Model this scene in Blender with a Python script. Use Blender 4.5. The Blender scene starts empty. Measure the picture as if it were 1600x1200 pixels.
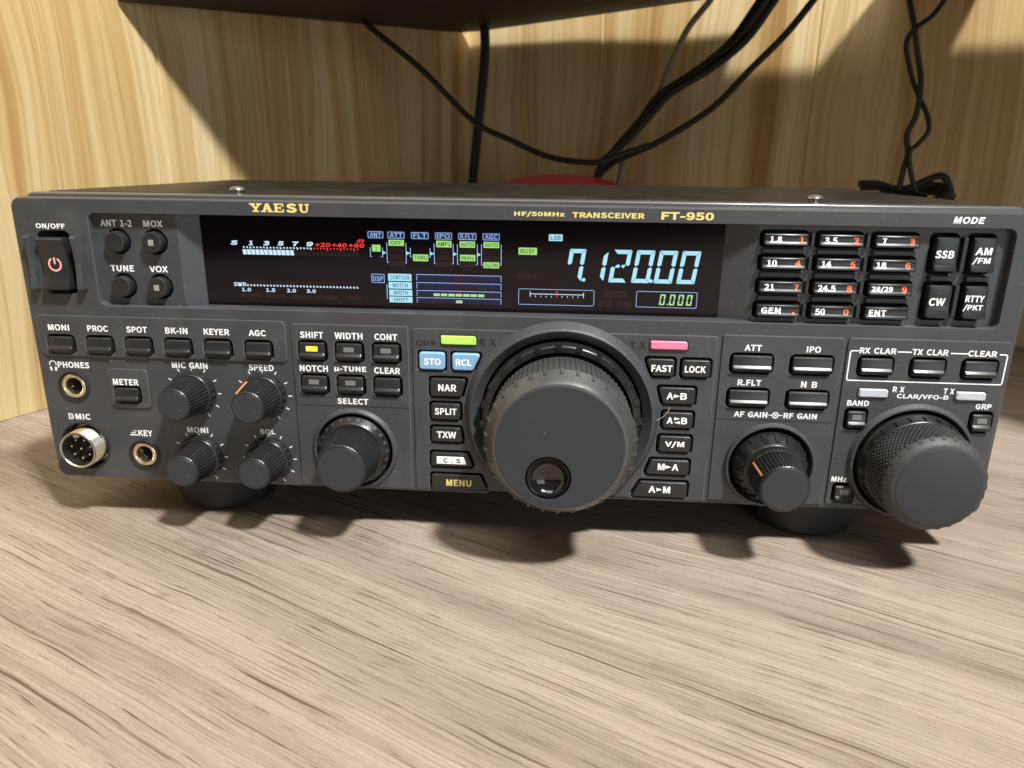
import bpy, bmesh, math, random
from math import sin, cos, pi, radians
from mathutils import Vector
from mathutils.geometry import tessellate_polygon

random.seed(7)
C = bpy.context.scene
COL = C.collection
MM = 0.001
DECK = 18.0           # the panel's lower edge stands 18 mm above the desk

# ------------------------------------------------------------------ camera
cam_d = bpy.data.cameras.new('camera')
cam = bpy.data.objects.new('camera', cam_d)
COL.objects.link(cam)
cam.location = (0.02306, -0.26486, 0.12689 + DECK * MM)
cam.rotation_euler = (radians(73.023), radians(-0.661), radians(4.234))
cam_d.sensor_fit = 'HORIZONTAL'
cam_d.sensor_width = 36.0
cam_d.lens = 25.846
cam_d.clip_start = 0.005
cam_d.clip_end = 50
cam_d.dof.use_dof = True
cam_d.dof.focus_distance = 0.275
cam_d.dof.aperture_fstop = 18.0
C.camera = cam

# ------------------------------------------------------------------ world and lamps
world = bpy.data.worlds.new('World')
C.world = world
world.use_nodes = True
bg = world.node_tree.nodes['Background']
bg.inputs['Color'].default_value = (1.0, 0.92, 0.82, 1)
bg.inputs['Strength'].default_value = 0.03

def area(name, loc, target, size, power, color):
    d = bpy.data.lights.new(name, 'AREA')
    d.shape = 'RECTANGLE'
    d.size, d.size_y = size
    d.energy = power
    d.color = color
    o = bpy.data.objects.new(name, d)
    COL.objects.link(o)
    o.location = loc
    o.rotation_euler = (Vector(target) - Vector(loc)).to_track_quat('-Z', 'Y').to_euler()
    return o
area('ceiling_lamp', (0.68, -0.75, 1.65), (0, 0.05, 0.05), (0.16, 0.16), 68, (1.0, 0.985, 0.955))
area('overhead_fill', (-0.15, -0.75, 1.9), (0, 0.0, 0.05), (1.2, 0.6), 13, (1.0, 0.95, 0.88))  # large soft overhead light, added for highlights on edges and keys
area('cool_fill', (1.0, -1.6, 0.36), (0.05, 0, 0.07), (1.2, 0.6), 6.0, (0.86, 0.94, 1.0))  # cool fill added at the front right to brighten the panel

vs = C.view_settings
vs.view_transform = 'Standard'
vs.look = 'None'
vs.exposure = 0.0
vs.gamma = 1.0

# ------------------------------------------------------------------ materials
def mat(name, base, rough=0.5, metal=0.0, emit=None, estr=0.0, spec=0.5, bump=None, speck=0.0, coat=0.0, vary=0.0):
    m = bpy.data.materials.new(name)
    m.use_nodes = True
    nt = m.node_tree
    b = nt.nodes['Principled BSDF']
    b.inputs['Base Color'].default_value = (*base, 1)
    b.inputs['Roughness'].default_value = rough
    b.inputs['Metallic'].default_value = metal
    b.inputs['Specular IOR Level'].default_value = spec
    b.inputs['Coat Weight'].default_value = coat
    if emit:
        b.inputs['Emission Color'].default_value = (*emit, 1)
        b.inputs['Emission Strength'].default_value = estr
    tc = nt.nodes.new('ShaderNodeTexCoord')
    if bump:
        n = nt.nodes.new('ShaderNodeTexNoise')
        n.inputs['Scale'].default_value = bump[0]
        n.inputs['Detail'].default_value = 3
        nt.links.new(tc.outputs['Object'], n.inputs['Vector'])
        bm_ = nt.nodes.new('ShaderNodeBump')
        bm_.inputs['Strength'].default_value = bump[1]
        bm_.inputs['Distance'].default_value = 0.0002
        nt.links.new(n.outputs['Fac'], bm_.inputs['Height'])
        nt.links.new(bm_.outputs['Normal'], b.inputs['Normal'])
    if speck or vary:
        mix = nt.nodes.new('ShaderNodeMix'); mix.data_type = 'RGBA'
        mix.inputs[6].default_value = (*base, 1)
        mix.inputs[7].default_value = (0.42, 0.41, 0.38, 1)
        v = nt.nodes.new('ShaderNodeTexVoronoi')
        v.inputs['Scale'].default_value = 760
        nt.links.new(tc.outputs['Object'], v.inputs['Vector'])
        n2 = nt.nodes.new('ShaderNodeTexNoise')
        n2.inputs['Scale'].default_value = 60
        n2.inputs['Detail'].default_value = 4
        nt.links.new(tc.outputs['Object'], n2.inputs['Vector'])
        sepc = nt.nodes.new('ShaderNodeSeparateColor')
        nt.links.new(v.outputs['Color'], sepc.inputs[0])
        # a dust grain sits in some of the cells, where the dust lies thicker
        r1 = nt.nodes.new('ShaderNodeMapRange')
        r1.inputs['From Min'].default_value = 0.19; r1.inputs['From Max'].default_value = 0.06; r1.inputs['To Max'].default_value = 0.55
        nt.links.new(v.outputs['Distance'], r1.inputs['Value'])
        pick = nt.nodes.new('ShaderNodeMath'); pick.operation = 'GREATER_THAN'
        pick.inputs[1].default_value = 1.0 - speck
        nt.links.new(sepc.outputs[0], pick.inputs[0])
        mul = nt.nodes.new('ShaderNodeMath'); mul.operation = 'MULTIPLY'
        nt.links.new(r1.outputs[0], mul.inputs[0]); nt.links.new(pick.outputs[0], mul.inputs[1])
        haze = nt.nodes.new('ShaderNodeMapRange')
        haze.inputs['From Min'].default_value = 0.45; haze.inputs['From Max'].default_value = 0.8
        haze.inputs['To Max'].default_value = vary
        nt.links.new(n2.outputs['Fac'], haze.inputs['Value'])
        add = nt.nodes.new('ShaderNodeMath'); add.operation = 'ADD'; add.use_clamp = True
        nt.links.new(mul.outputs[0], add.inputs[0]); nt.links.new(haze.outputs[0], add.inputs[1])
        nt.links.new(add.outputs[0], mix.inputs[0])
        nt.links.new(mix.outputs[2], b.inputs['Base Color'])
    return m

M = {}
M['panel'] = mat('panel_plastic', (0.047, 0.0505, 0.056), 0.42, bump=(2200, 0.55), speck=0.10, vary=0.06)
M['edge'] = mat('panel_edge_polished', (0.075, 0.076, 0.078), 0.22, spec=0.9)
M['dark'] = mat('well_black', (0.006, 0.006, 0.006), 0.7)
M['case'] = mat('case_paint', (0.006, 0.0055, 0.0055), 0.38, spec=0.35, bump=(1500, 0.6), speck=0.22, vary=0.04)
M['key'] = mat('key_plastic', (0.019, 0.019, 0.020), 0.33, bump=(2500, 0.12), speck=0.03)
M['gkey'] = mat('glossy_key_plastic', (0.012, 0.013, 0.014), 0.30, speck=0.03)
M['knob'] = mat('knob_plastic', (0.012, 0.012, 0.013), 0.30, speck=0.06, vary=0.03)
M['rubber'] = mat('knob_rubber', (0.036, 0.036, 0.036), 0.55, bump=(1800, 0.3), speck=0.04, vary=0.06)
M['grip'] = mat('lit_dusty_grip_rubber', (0.048, 0.048, 0.048), 0.36, spec=0.9, bump=(1800, 0.25), speck=0.06, vary=0.08)  # base lightened to imitate the ceiling lamp's highlight, plus dust
M['face'] = mat('knob_face', (0.027, 0.031, 0.038), 0.46, spec=0.5, bump=(3000, 0.2), speck=0.03)
M['gloss'] = mat('gloss_black', (0.008, 0.008, 0.008), 0.12, coat=0.5)
M['ink'] = mat('white_ink', (0.93, 0.94, 0.96), 0.6)
M['redink'] = mat('orange_ink', (0.85, 0.16, 0.06), 0.6)
M['gold'] = mat('gold_ink', (0.78, 0.62, 0.22), 0.5)
M['blackink'] = mat('black_ink', (0.01, 0.01, 0.01), 0.6)
M['greyrel'] = mat('grey_relief', (0.018, 0.018, 0.019), 0.45)
M['orange'] = mat('orange_pointer', (0.66, 0.27, 0.13), 0.5)
M['nickel'] = mat('nickel', (0.58, 0.55, 0.47), 0.30, metal=1.0, bump=(900, 0.15))
M['brass'] = mat('jack_ring', (0.74, 0.66, 0.50), 0.28, metal=1.0, bump=(700, 0.2))
M['steel'] = mat('screw_steel', (0.42, 0.43, 0.43), 0.36, metal=1.0)
M['foot'] = mat('foot_rubber', (0.020, 0.020, 0.022), 0.6)
M['bluekey'] = mat('blue_plastic', (0.22, 0.43, 0.66), 0.35)
M['green'] = mat('green_lens', (0.30, 0.60, 0.08), 0.35, emit=(0.50, 0.95, 0.12), estr=0.55)
M['pink'] = mat('pink_lens', (0.82, 0.22, 0.36), 0.35)
M['milky'] = mat('milky_lens', (0.50, 0.54, 0.60), 0.35)
M['amber'] = mat('amber_lamp', (0.9, 0.5, 0.05), 0.4, emit=(1.0, 0.50, 0.04), estr=1.1)
M['dull'] = mat('unlit_lamp', (0.16, 0.16, 0.155), 0.35)
M['dull2'] = mat('unlit_lamp_pale', (0.30, 0.30, 0.24), 0.35)
M['glass'] = mat('display_glass', (0.0045, 0.0025, 0.005), 0.09, spec=0.35)
M['vblue'] = mat('display_blue', (0.02, 0.03, 0.04), 0.4, emit=(0.40, 0.77, 0.92), estr=1.0)
M['vwhite'] = mat('display_white', (0.03, 0.03, 0.04), 0.4, emit=(0.62, 0.84, 1.0), estr=1.0)
M['vline'] = mat('display_line', (0.02, 0.03, 0.04), 0.4, emit=(0.36, 0.56, 0.95), estr=0.9)
M['vgreen'] = mat('display_green', (0.02, 0.03, 0.02), 0.4, emit=(0.36, 0.72, 0.20), estr=1.0)
M['vpale'] = mat('display_pale_green', (0.02, 0.03, 0.02), 0.4, emit=(0.45, 0.78, 0.34), estr=0.9)
M['vred'] = mat('display_red', (0.03, 0.01, 0.01), 0.4, emit=(0.90, 0.05, 0.03), estr=1.0)
M['vnavy'] = mat('display_navy', (0.003, 0.004, 0.02), 0.3, emit=(0.01, 0.02, 0.10), estr=0.5)
M['vghost'] = mat('display_unlit', (0.016, 0.007, 0.009), 0.3)
M['powersym'] = mat('power_symbol_light', (0.5, 0.2, 0.18), 0.4, emit=(1.0, 0.32, 0.25), estr=0.75)
M['cable'] = mat('black_cable', (0.006, 0.006, 0.0065), 0.5)
M['beige'] = mat('beige_cable', (0.20, 0.175, 0.13), 0.5)
M['red'] = mat('red_plastic', (0.80, 0.05, 0.09), 0.45)
M['shelf'] = mat('shelf_black', (0.006, 0.005, 0.0045), 0.6, bump=(300, 0.3))
M['hair'] = mat('pale_fibre', (0.6, 0.58, 0.52), 0.6)

def N(nt, t, **kw):
    n = nt.nodes.new(t)
    for k, v in kw.items():
        if k in n.inputs:
            n.inputs[k].default_value = v
        else:
            setattr(n, k, v)
    return n

def ramp(nt, stops):
    r = nt.nodes.new('ShaderNodeValToRGB')
    e = r.color_ramp.elements
    while len(e) < len(stops):
        e.new(0.5)
    for q, (p, c) in zip(e, stops):
        q.position = p
        q.color = (*c, 1)
    return r

def combine_scaled(nt, src, scale, loc=(0, 0, 0)):
    mp = nt.nodes.new('ShaderNodeMapping')
    mp.inputs['Scale'].default_value = scale
    mp.inputs['Location'].default_value = loc
    nt.links.new(src, mp.inputs['Vector'])
    return mp.outputs['Vector']

# pale wood-print wall board: local x along the wall, local z up
def wall_wood():
    m = bpy.data.materials.new('pale_wood_print')
    m.use_nodes = True
    nt = m.node_tree
    L = nt.links.new
    b = nt.nodes['Principled BSDF']
    tc = N(nt, 'ShaderNodeTexCoord')
    src = tc.outputs['Object']
    warp = N(nt, 'ShaderNodeTexNoise', Scale=1.0, Detail=2.0)
    L(combine_scaled(nt, src, (9, 9, 3.2)), warp.inputs['Vector'])
    sub = N(nt, 'ShaderNodeVectorMath', operation='SUBTRACT')
    L(warp.outputs['Color'], sub.inputs[0]); sub.inputs[1].default_value = (0.5, 0.5, 0.5)
    sc = N(nt, 'ShaderNodeVectorMath', operation='MULTIPLY')
    L(sub.outputs[0], sc.inputs[0]); sc.inputs[1].default_value = (0.050, 0.0, 0.0)
    add = N(nt, 'ShaderNodeVectorMath', operation='ADD')
    L(src, add.inputs[0]); L(sc.outputs[0], add.inputs[1])
    P = add.outputs[0]
    def noise(vec, scale, det, rough, loc=(0, 0, 0)):
        n_ = N(nt, 'ShaderNodeTexNoise', Scale=1.0, Detail=det, Roughness=rough)
        L(combine_scaled(nt, vec, scale, loc), n_.inputs['Vector'])
        return n_
    def mult(c_in, fac_out, stops, amount):
        m_ = N(nt, 'ShaderNodeMix', data_type='RGBA', blend_type='MULTIPLY'); m_.inputs[0].default_value = amount
        r_ = ramp(nt, stops)
        L(fac_out, r_.inputs[0]); L(c_in, m_.inputs[6]); L(r_.outputs[0], m_.inputs[7])
        return m_.outputs[2]
    bands = noise(P, (34, 1, 0.8), 2.0, 0.5)
    vein = noise(P, (85, 1, 0.8), 3.0, 0.6, (4, 0, 2))
    fine = noise(P, (900, 1, 9), 4.0, 0.7)
    tone = noise(src, (9, 1, 1.0), 1.0, 0.5, (3, 0, 0))
    r1 = ramp(nt, [(0.30, (0.40, 0.250, 0.092)), (0.41, (0.58, 0.425, 0.195)), (0.53, (0.69, 0.555, 0.305)), (0.68, (0.74, 0.615, 0.37))])
    L(bands.outputs['Fac'], r1.inputs[0])
    # thin brown veins where the second noise crosses its middle value
    ab = N(nt, 'ShaderNodeMath', operation='SUBTRACT'); L(vein.outputs['Fac'], ab.inputs[0]); ab.inputs[1].default_value = 0.5
    ab2 = N(nt, 'ShaderNodeMath', operation='ABSOLUTE'); L(ab.outputs[0], ab2.inputs[0])
    col = mult(r1.outputs[0], ab2.outputs[0], [(0.0, (0.66, 0.54, 0.38)), (0.02, (0.76, 0.66, 0.52)), (0.045, (1, 1, 1)), (1, (1, 1, 1))], 0.42)
    col = mult(col, fine.outputs['Fac'], [(0.30, (0.74, 0.66, 0.56)), (0.52, (1, 1, 1)), (0.75, (1.06, 1.05, 1.04))], 0.75)
    col = mult(col, tone.outputs['Fac'], [(0.3, (0.80, 0.73, 0.66)), (0.65, (1, 1, 1))], 0.6)
    L(col, b.inputs['Base Color'])
    b.inputs['Roughness'].default_value = 0.5
    bp = N(nt, 'ShaderNodeBump', Strength=0.08, Distance=0.001)
    L(fine.outputs['Fac'], bp.inputs['Height']); L(bp.outputs[0], b.inputs['Normal'])
    return m
M['wall'] = wall_wood()

# grey-brown laminate of the desk: local x along the grain
def desk_wood():
    m = bpy.data.materials.new('grey_oak_laminate')
    m.use_nodes = True
    nt = m.node_tree
    L = nt.links.new
    b = nt.nodes['Principled BSDF']
    tc = N(nt, 'ShaderNodeTexCoord')
    src = tc.outputs['Object']
    def warp_by(vec, scale, amt, det=2.0):
        w = N(nt, 'ShaderNodeTexNoise', Scale=1.0, Detail=det)
        L(combine_scaled(nt, src, scale), w.inputs['Vector'])
        sub = N(nt, 'ShaderNodeVectorMath', operation='SUBTRACT')
        L(w.outputs['Color'], sub.inputs[0]); sub.inputs[1].default_value = (0.5, 0.5, 0.5)
        sc = N(nt, 'ShaderNodeVectorMath', operation='MULTIPLY')
        L(sub.outputs[0], sc.inputs[0]); sc.inputs[1].default_value = (0.0, amt, 0.0)
        add = N(nt, 'ShaderNodeVectorMath', operation='ADD')
        L(vec, add.inputs[0]); L(sc.outputs[0], add.inputs[1])
        return add.outputs[0]
    P = warp_by(src, (3.5, 4.5, 1), 0.030, 1.0)       # slow wander of the grain
    P = warp_by(P, (30, 60, 1), 0.0022, 2.0)          # small wobble of single lines
    def noise(scale, det, rough, loc=(0, 0, 0)):
        n_ = N(nt, 'ShaderNodeTexNoise', Scale=1.0, Detail=det, Roughness=rough)
        L(combine_scaled(nt, P, scale, loc), n_.inputs['Vector'])
        return n_
    tone = noise((2.2, 30, 1), 3.0, 0.6)
    lines = noise((5, 1300, 1), 4.0, 0.75)
    pores = noise((38, 3300, 1), 2.0, 0.55)
    dens = noise((14, 90, 1), 2.0, 0.5, (9, 0, 0))
    fleck = noise((420, 2600, 1), 3.0, 0.7, (5, 0, 0))
    def mult(c_in, fac_out, stops, amount):
        m_ = N(nt, 'ShaderNodeMix', data_type='RGBA', blend_type='MULTIPLY'); m_.inputs[0].default_value = amount
        r_ = ramp(nt, stops)
        L(fac_out, r_.inputs[0]); L(c_in, m_.inputs[6]); L(r_.outputs[0], m_.inputs[7])
        return m_.outputs[2]
    r0 = ramp(nt, [(0.32, (0.225, 0.178, 0.139)), (0.44, (0.312, 0.257, 0.205)), (0.56, (0.378, 0.316, 0.256)), (0.70, (0.282, 0.231, 0.184))])
    L(tone.outputs['Fac'], r0.inputs[0])
    col = mult(r0.outputs[0], lines.outputs['Fac'], [(0.30, (0.46, 0.40, 0.34)), (0.41, (0.80, 0.77, 0.74)), (0.52, (1, 1, 1)), (0.70, (1.20, 1.18, 1.16))], 0.95)
    def dashes(scale, r0_, r1_, share, loc):
        v_ = N(nt, 'ShaderNodeTexVoronoi', Scale=1.0)
        L(combine_scaled(nt, P, scale, loc), v_.inputs['Vector'])
        sp = N(nt, 'ShaderNodeSeparateColor'); L(v_.outputs['Color'], sp.inputs[0])
        rad = N(nt, 'ShaderNodeMapRange')
        rad.inputs['From Min'].default_value = 1 - share; rad.inputs['To Min'].default_value = 0.0; rad.inputs['To Max'].default_value = r0_
        L(sp.outputs[0], rad.inputs['Value'])
        df = N(nt, 'ShaderNodeMath', operation='SUBTRACT'); L(v_.outputs['Distance'], df.inputs[0]); L(rad.outputs[0], df.inputs[1])
        mr = N(nt, 'ShaderNodeMapRange'); mr.inputs['From Min'].default_value = -r1_; mr.inputs['From Max'].default_value = 0.0
        L(df.outputs[0], mr.inputs['Value'])
        return mr.outputs[0]
    col = mult(col, dashes((15, 900, 1), .42, .18, .75, (0, 0, 0)), [(0.0, (0.40, 0.335, 0.275)), (1.0, (1, 1, 1))], 0.95)
    col = mult(col, dashes((5, 620, 1), .36, .16, .60, (3.3, 1.7, 0)), [(0.0, (0.36, 0.30, 0.25)), (1.0, (1, 1, 1))], 0.95)
    col = mult(col, dashes((70, 1250, 1), .42, .2, .50, (1.1, 5.2, 0)), [(0.0, (0.46, 0.40, 0.34)), (1.0, (1, 1, 1))], 0.9)
    col = mult(col, dashes((14, 600, 1), .40, .2, .45, (7.1, 2.2, 0)), [(0.0, (1.28, 1.26, 1.22)), (1.0, (1, 1, 1))], 0.9)
    # pores: short dark dashes, thicker on the ground in some strips
    ad = N(nt, 'ShaderNodeMath', operation='MULTIPLY_ADD')
    L(dens.outputs['Fac'], ad.inputs[0]); ad.inputs[1].default_value = 0.22; L(pores.outputs['Fac'], ad.inputs[2])
    col = mult(col, ad.outputs[0], [(0.470, (0.22, 0.175, 0.14)), (0.512, (1, 1, 1)), (1.0, (1, 1, 1))], 0.6)
    col = mult(col, fleck.outputs['Fac'], [(0.33, (0.80, 0.78, 0.75)), (0.6, (1.07, 1.06, 1.05))], 0.6)
    L(col, b.inputs['Base Color'])
    b.inputs['Roughness'].default_value = 0.55
    b.inputs['Specular IOR Level'].default_value = 0.35
    bp = N(nt, 'ShaderNodeBump', Strength=0.35, Distance=0.0004)
    L(lines.outputs['Fac'], bp.inputs['Height']); L(bp.outputs[0], b.inputs['Normal'])
    return m
M['desk'] = desk_wood()

# ------------------------------------------------------------------ mesh helpers (millimetres)
class MB:
    def __init__(self, *mats):
        self.v, self.f, self.m = [], [], []
        self.mats = list(mats)
    def mi(self, name):
        if name not in self.mats:
            self.mats.append(name)
        return self.mats.index(name)
    def add(self, vs, fs, mat=None):
        k = self.mi(mat) if mat else 0
        o = len(self.v)
        self.v += [tuple(q) for q in vs]
        for f in fs:
            self.f.append(tuple(o + i for i in f))
            self.m.append(k)
    def build(self, name, parent=None, label=None, sharp=32, origin=None):
        me = bpy.data.meshes.new(name)
        ox, oy, oz = origin or (0, 0, 0)
        me.from_pydata([((x - ox) * MM, (y - oy) * MM, (z - oz) * MM) for x, y, z in self.v], [], self.f)
        for q in self.mats:
            me.materials.append(M[q])
        me.polygons.foreach_set('material_index', self.m)
        me.polygons.foreach_set('use_smooth', [True] * len(self.f))
        me.set_sharp_from_angle(angle=radians(sharp))
        me.update()
        o = bpy.data.objects.new(name, me)
        COL.objects.link(o)
        o.location = (ox * MM, oy * MM, oz * MM)
        if parent:
            o.parent = parent
            po = parent
            off = Vector((0, 0, 0))
            while po is not None and po is not RADIO:
                off += po.location
                po = po.parent
            if po is RADIO:
                o.location = Vector(o.location) - off
        if label:
            o['label'] = label
        return o

RADIO = None

def area2(l):
    return sum(a[0] * b[1] - b[0] * a[1] for a, b in zip(l, l[1:] + l[:1])) / 2

def ccw(l):
    return l if area2(l) > 0 else l[::-1]

def inset(l, d):
    """offset a CCW loop inwards by d (outwards when d is negative)"""
    n = len(l)
    out = []
    for i in range(n):
        p0, p1, p2 = l[i - 1], l[i], l[(i + 1) % n]
        a = Vector((p1[0] - p0[0], p1[1] - p0[1])); b_ = Vector((p2[0] - p1[0], p2[1] - p1[1]))
        if a.length < 1e-9 or b_.length < 1e-9:
            out.append(p1); continue
        a.normalize(); b_.normalize()
        na, nb = Vector((-a.y, a.x)), Vector((-b_.y, b_.x))
        k = 1 + na.dot(nb)
        q = (na + nb) / max(k, 0.3)
        out.append((p1[0] + q.x * d, p1[1] + q.y * d))
    return out

def rrect(x0, x1, z0, z1, r, n=5):
    r = min(r, (x1 - x0) / 2 - 1e-3, (z1 - z0) / 2 - 1e-3)
    pts = []
    for cx, cz, a0 in ((x1 - r, z0 + r, -90), (x1 - r, z1 - r, 0), (x0 + r, z1 - r, 90), (x0 + r, z0 + r, 180)):
        for k in range(n + 1):
            a = radians(a0 + 90 * k / n)
            pts.append((cx + r * cos(a), cz + r * sin(a)))
    return pts

def rpoly(pts, r, n=3):
    """round the corners of a convex polygon"""
    pts = ccw(pts)
    out = []
    m = len(pts)
    for i in range(m):
        p0, p1, p2 = Vector(pts[i - 1]), Vector(pts[i]), Vector(pts[(i + 1) % m])
        a, b_ = (p0 - p1).normalized(), (p2 - p1).normalized()
        ang = a.angle(b_)
        t = min(r / math.tan(ang / 2), (p0 - p1).length * .45, (p2 - p1).length * .45)
        s, e = p1 + a * t, p1 + b_ * t
        for k in range(n + 1):
            u = k / n
            q = s * (1 - u) ** 2 + p1 * 2 * u * (1 - u) + e * u ** 2
            out.append((q.x, q.y))
    return out

def circ(cx, cz, r, n=40):
    return [(cx + r * cos(2 * pi * k / n), cz + r * sin(2 * pi * k / n)) for k in range(n)]

def prism(mb, loop, yf, yb, bev=0.3, mat=None, steps=2, cap_back=False):
    """a solid standing on loop, its front face at yf with a rounded rim of radius bev"""
    loop = ccw(loop)
    n = len(loop)
    rings = []
    for s in range(steps + 1):
        a = (pi / 2) * s / steps
        d = bev * (1 - sin(a)); yy = yf + bev * (1 - cos(a))
        rings.append(([*inset(loop, d)], yy))
    rings.append((loop, yb))
    vs = [(x, y, z) for l, y in rings for x, z in l]
    fs = []
    for k in range(len(rings) - 1):
        for i in range(n):
            j = (i + 1) % n
            fs.append((k * n + i, k * n + j, (k + 1) * n + j, (k + 1) * n + i))
    fs.append(tuple(range(n)))
    if cap_back:
        o = (len(rings) - 1) * n
        fs.append(tuple(reversed(range(o, o + n))))
    mb.add(vs, fs, mat)

def plate(mb, outer, holes, yf, yb, bev=0.3, hbev=None, mat=None, holemat=None):
    """flat plate with bevelled rims round its outline and its holes"""
    hbev = bev if hbev is None else hbev
    outer = ccw(outer)
    holes = [ccw(h) for h in holes]
    fl = [inset(outer, bev)] + [inset(h, -hbev) for h in holes]
    tris = tessellate_polygon([[Vector((x, z, 0)) for x, z in l] for l in fl])
    flat = [p for l in fl for p in l]
    vs = [(x, yf, z) for x, z in flat]
    fs = []
    for t in tris:
        a, b_, c = (flat[i] for i in t)
        ar = (b_[0] - a[0]) * (c[1] - a[1]) - (c[0] - a[0]) * (b_[1] - a[1])
        if abs(ar) < 1e-9:
            continue
        fs.append(t if ar > 0 else t[::-1])
    mb.add(vs, fs, mat)
    for k, (l, full) in enumerate(zip(fl, [outer] + holes)):
        n = len(l)
        bb = bev if k == 0 else hbev
        mid = inset(full, bb * .3 * (1 if k == 0 else -1))
        rings = [(l, yf), (mid, yf + bb * .3), (full, yf + bb), (full, yb)]
        vv = [(x, y, z) for ll, y in rings for x, z in ll]
        ff = [[], []]
        for r in range(3):
            for i in range(n):
                j = (i + 1) % n
                q = (r * n + i, r * n + j, (r + 1) * n + j, (r + 1) * n + i)
                ff[r // 2].append(q if k == 0 else q[::-1])
        mb.add(vv, ff[0] + ff[1], mat)
        if mat == 'panel':
            ne = len(ff[0])
            tail = mb.m[-(len(ff[0]) + len(ff[1])):]
            tail[:ne] = [mb.mi('edge')] * ne
            mb.m[-len(tail):] = tail

def box(mb, x0, x1, y0, y1, z0, z1, mat=None):
    vs = [(x, y, z) for x in (x0, x1) for y in (y0, y1) for z in (z0, z1)]
    mb.add(vs, [(0, 1, 3, 2), (4, 6, 7, 5), (0, 4, 5, 1), (2, 3, 7, 6), (0, 2, 6, 4), (1, 5, 7, 3)], mat)

def quad(mb, x0, x1, z0, z1, y, mat=None, sh=0.0):
    h = (z1 - z0) * sh
    mb.add([(x0, y, z0), (x1, y, z0), (x1 + h, y, z1), (x0 + h, y, z1)], [(0, 1, 2, 3)], mat)

def poly(mb, pts, y, mat=None):
    pts = ccw(pts)
    t = tessellate_polygon([[Vector((x, z, 0)) for x, z in pts]])
    fs = []
    for q in t:
        a, b_, c = (pts[i] for i in q)
        ar = (b_[0] - a[0]) * (c[1] - a[1]) - (c[0] - a[0]) * (b_[1] - a[1])
        fs.append(q if ar > 0 else q[::-1])
    mb.add([(x, y, z) for x, z in pts], fs, mat)

def outline(mb, x0, x1, z0, z1, w, y, mat, r=0.4):
    a = rrect(x0, x1, z0, z1, r, 4); b_ = inset(a, w)
    n = len(a)
    mb.add([(x, y, z) for x, z in a + b_], [(i, (i + 1) % n, n + (i + 1) % n, n + i) for i in range(n)], mat)

def seg(mb, x0, z0, x1, z1, w, y, mat):
    d = Vector((x1 - x0, z1 - z0)).normalized() * (w / 2)
    nx, nz = -d.y, d.x
    mb.add([(x0 + nx, y, z0 + nz), (x0 - nx, y, z0 - nz), (x1 - nx, y, z1 - nz), (x1 + nx, y, z1 + nz)], [(0, 1, 2, 3)], mat)

def ringarc(mb, cx, cz, r0, r1, a0, a1, y, mat, n=24):
    vs, fs = [], []
    for k in range(n + 1):
        a = radians(a0 + (a1 - a0) * k / n)
        vs += [(cx + r0 * cos(a), y, cz + r0 * sin(a)), (cx + r1 * cos(a), y, cz + r1 * sin(a))]
    for k in range(n):
        fs.append((2 * k, 2 * k + 1, 2 * k + 3, 2 * k + 2))
    mb.add(vs, fs, mat)

def lathe(mb, cx, cz, prof, n=64, mat=None, cap=True, tooth=4):
    """prof: (radius, y[, amplitude]) from the panel outwards to the front"""
    vs, fs = [], []
    for q in prof:
        r, y = q[0], q[1]
        amp = q[2] if len(q) > 2 else 0
        for k in range(n):
            a = 2 * pi * k / n
            rr = r + (amp if (k % tooth) in (1, 2) else 0)
            vs.append((cx + rr * cos(a), y, cz + rr * sin(a)))
    for i in range(len(prof) - 1):
        for k in range(n):
            j = (k + 1) % n
            fs.append((i * n + k, i * n + j, (i + 1) * n + j, (i + 1) * n + k))
    if cap:
        o = (len(prof) - 1) * n
        fs.append(tuple(o + k for k in range(n)))
    mb.add(vs, fs, mat)

def polarbox(mb, cx, cz, a, da, r0, r1, y0, y1, mat=None, taper=1.0, r0b=None, r1b=None):
    """small block on a knob: angle a +- da (degrees), radii r0..r1, from y0 back to y1 front"""
    vs = []
    for y, t, (ra, rb) in ((y0, 1, (r0, r1)), (y1, 1, (r0b or r0, r1b or r1))):
        for r, tt in ((ra, 1.0), (rb, taper)):
            for s in (-1, 1):
                q = radians(a + s * da * tt)
                vs.append((cx + r * cos(q), y, cz + r * sin(q)))
    mb.add(vs, [(0, 2, 3, 1), (4, 5, 7, 6), (2, 6, 7, 3), (0, 1, 5, 4), (0, 4, 6, 2), (1, 3, 7, 5)], mat)

def cap_x(mb, prof, x0, x1, b=0.5, mat=None):
    """key cap: a profile (z, y) drawn across from x0 to x1 with rounded ends"""
    xs = [(x0, b), (x0 + b * .3, b * .3), (x0 + b, 0), (x1 - b, 0), (x1 - b * .3, b * .3), (x1, b)]
    zc = sum(p[0] for p in prof) / len(prof)
    n = len(prof)
    vs = []
    for x, d in xs:
        for z, y in prof:
            vs.append((x, y + d * .7, z - (d * .4 if z > zc else -d * .4)))
    fs = []
    for i in range(len(xs) - 1):
        for k in range(n - 1):
            fs.append((i * n + k, i * n + k + 1, (i + 1) * n + k + 1, (i + 1) * n + k))
    back = len(vs)
    for (x, d) in (xs[0], xs[-1]):
        for z, y in prof:
            vs.append((x, 7.5, z - (d * .4 if z > zc else -d * .4)))
    for k in range(n - 1):
        fs.append((k, back + k, back + k + 1, k + 1))
        o = (len(xs) - 1) * n
        fs.append((o + k, o + k + 1, back + n + k + 1, back + n + k))
    mb.add(vs, fs, mat)

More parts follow.
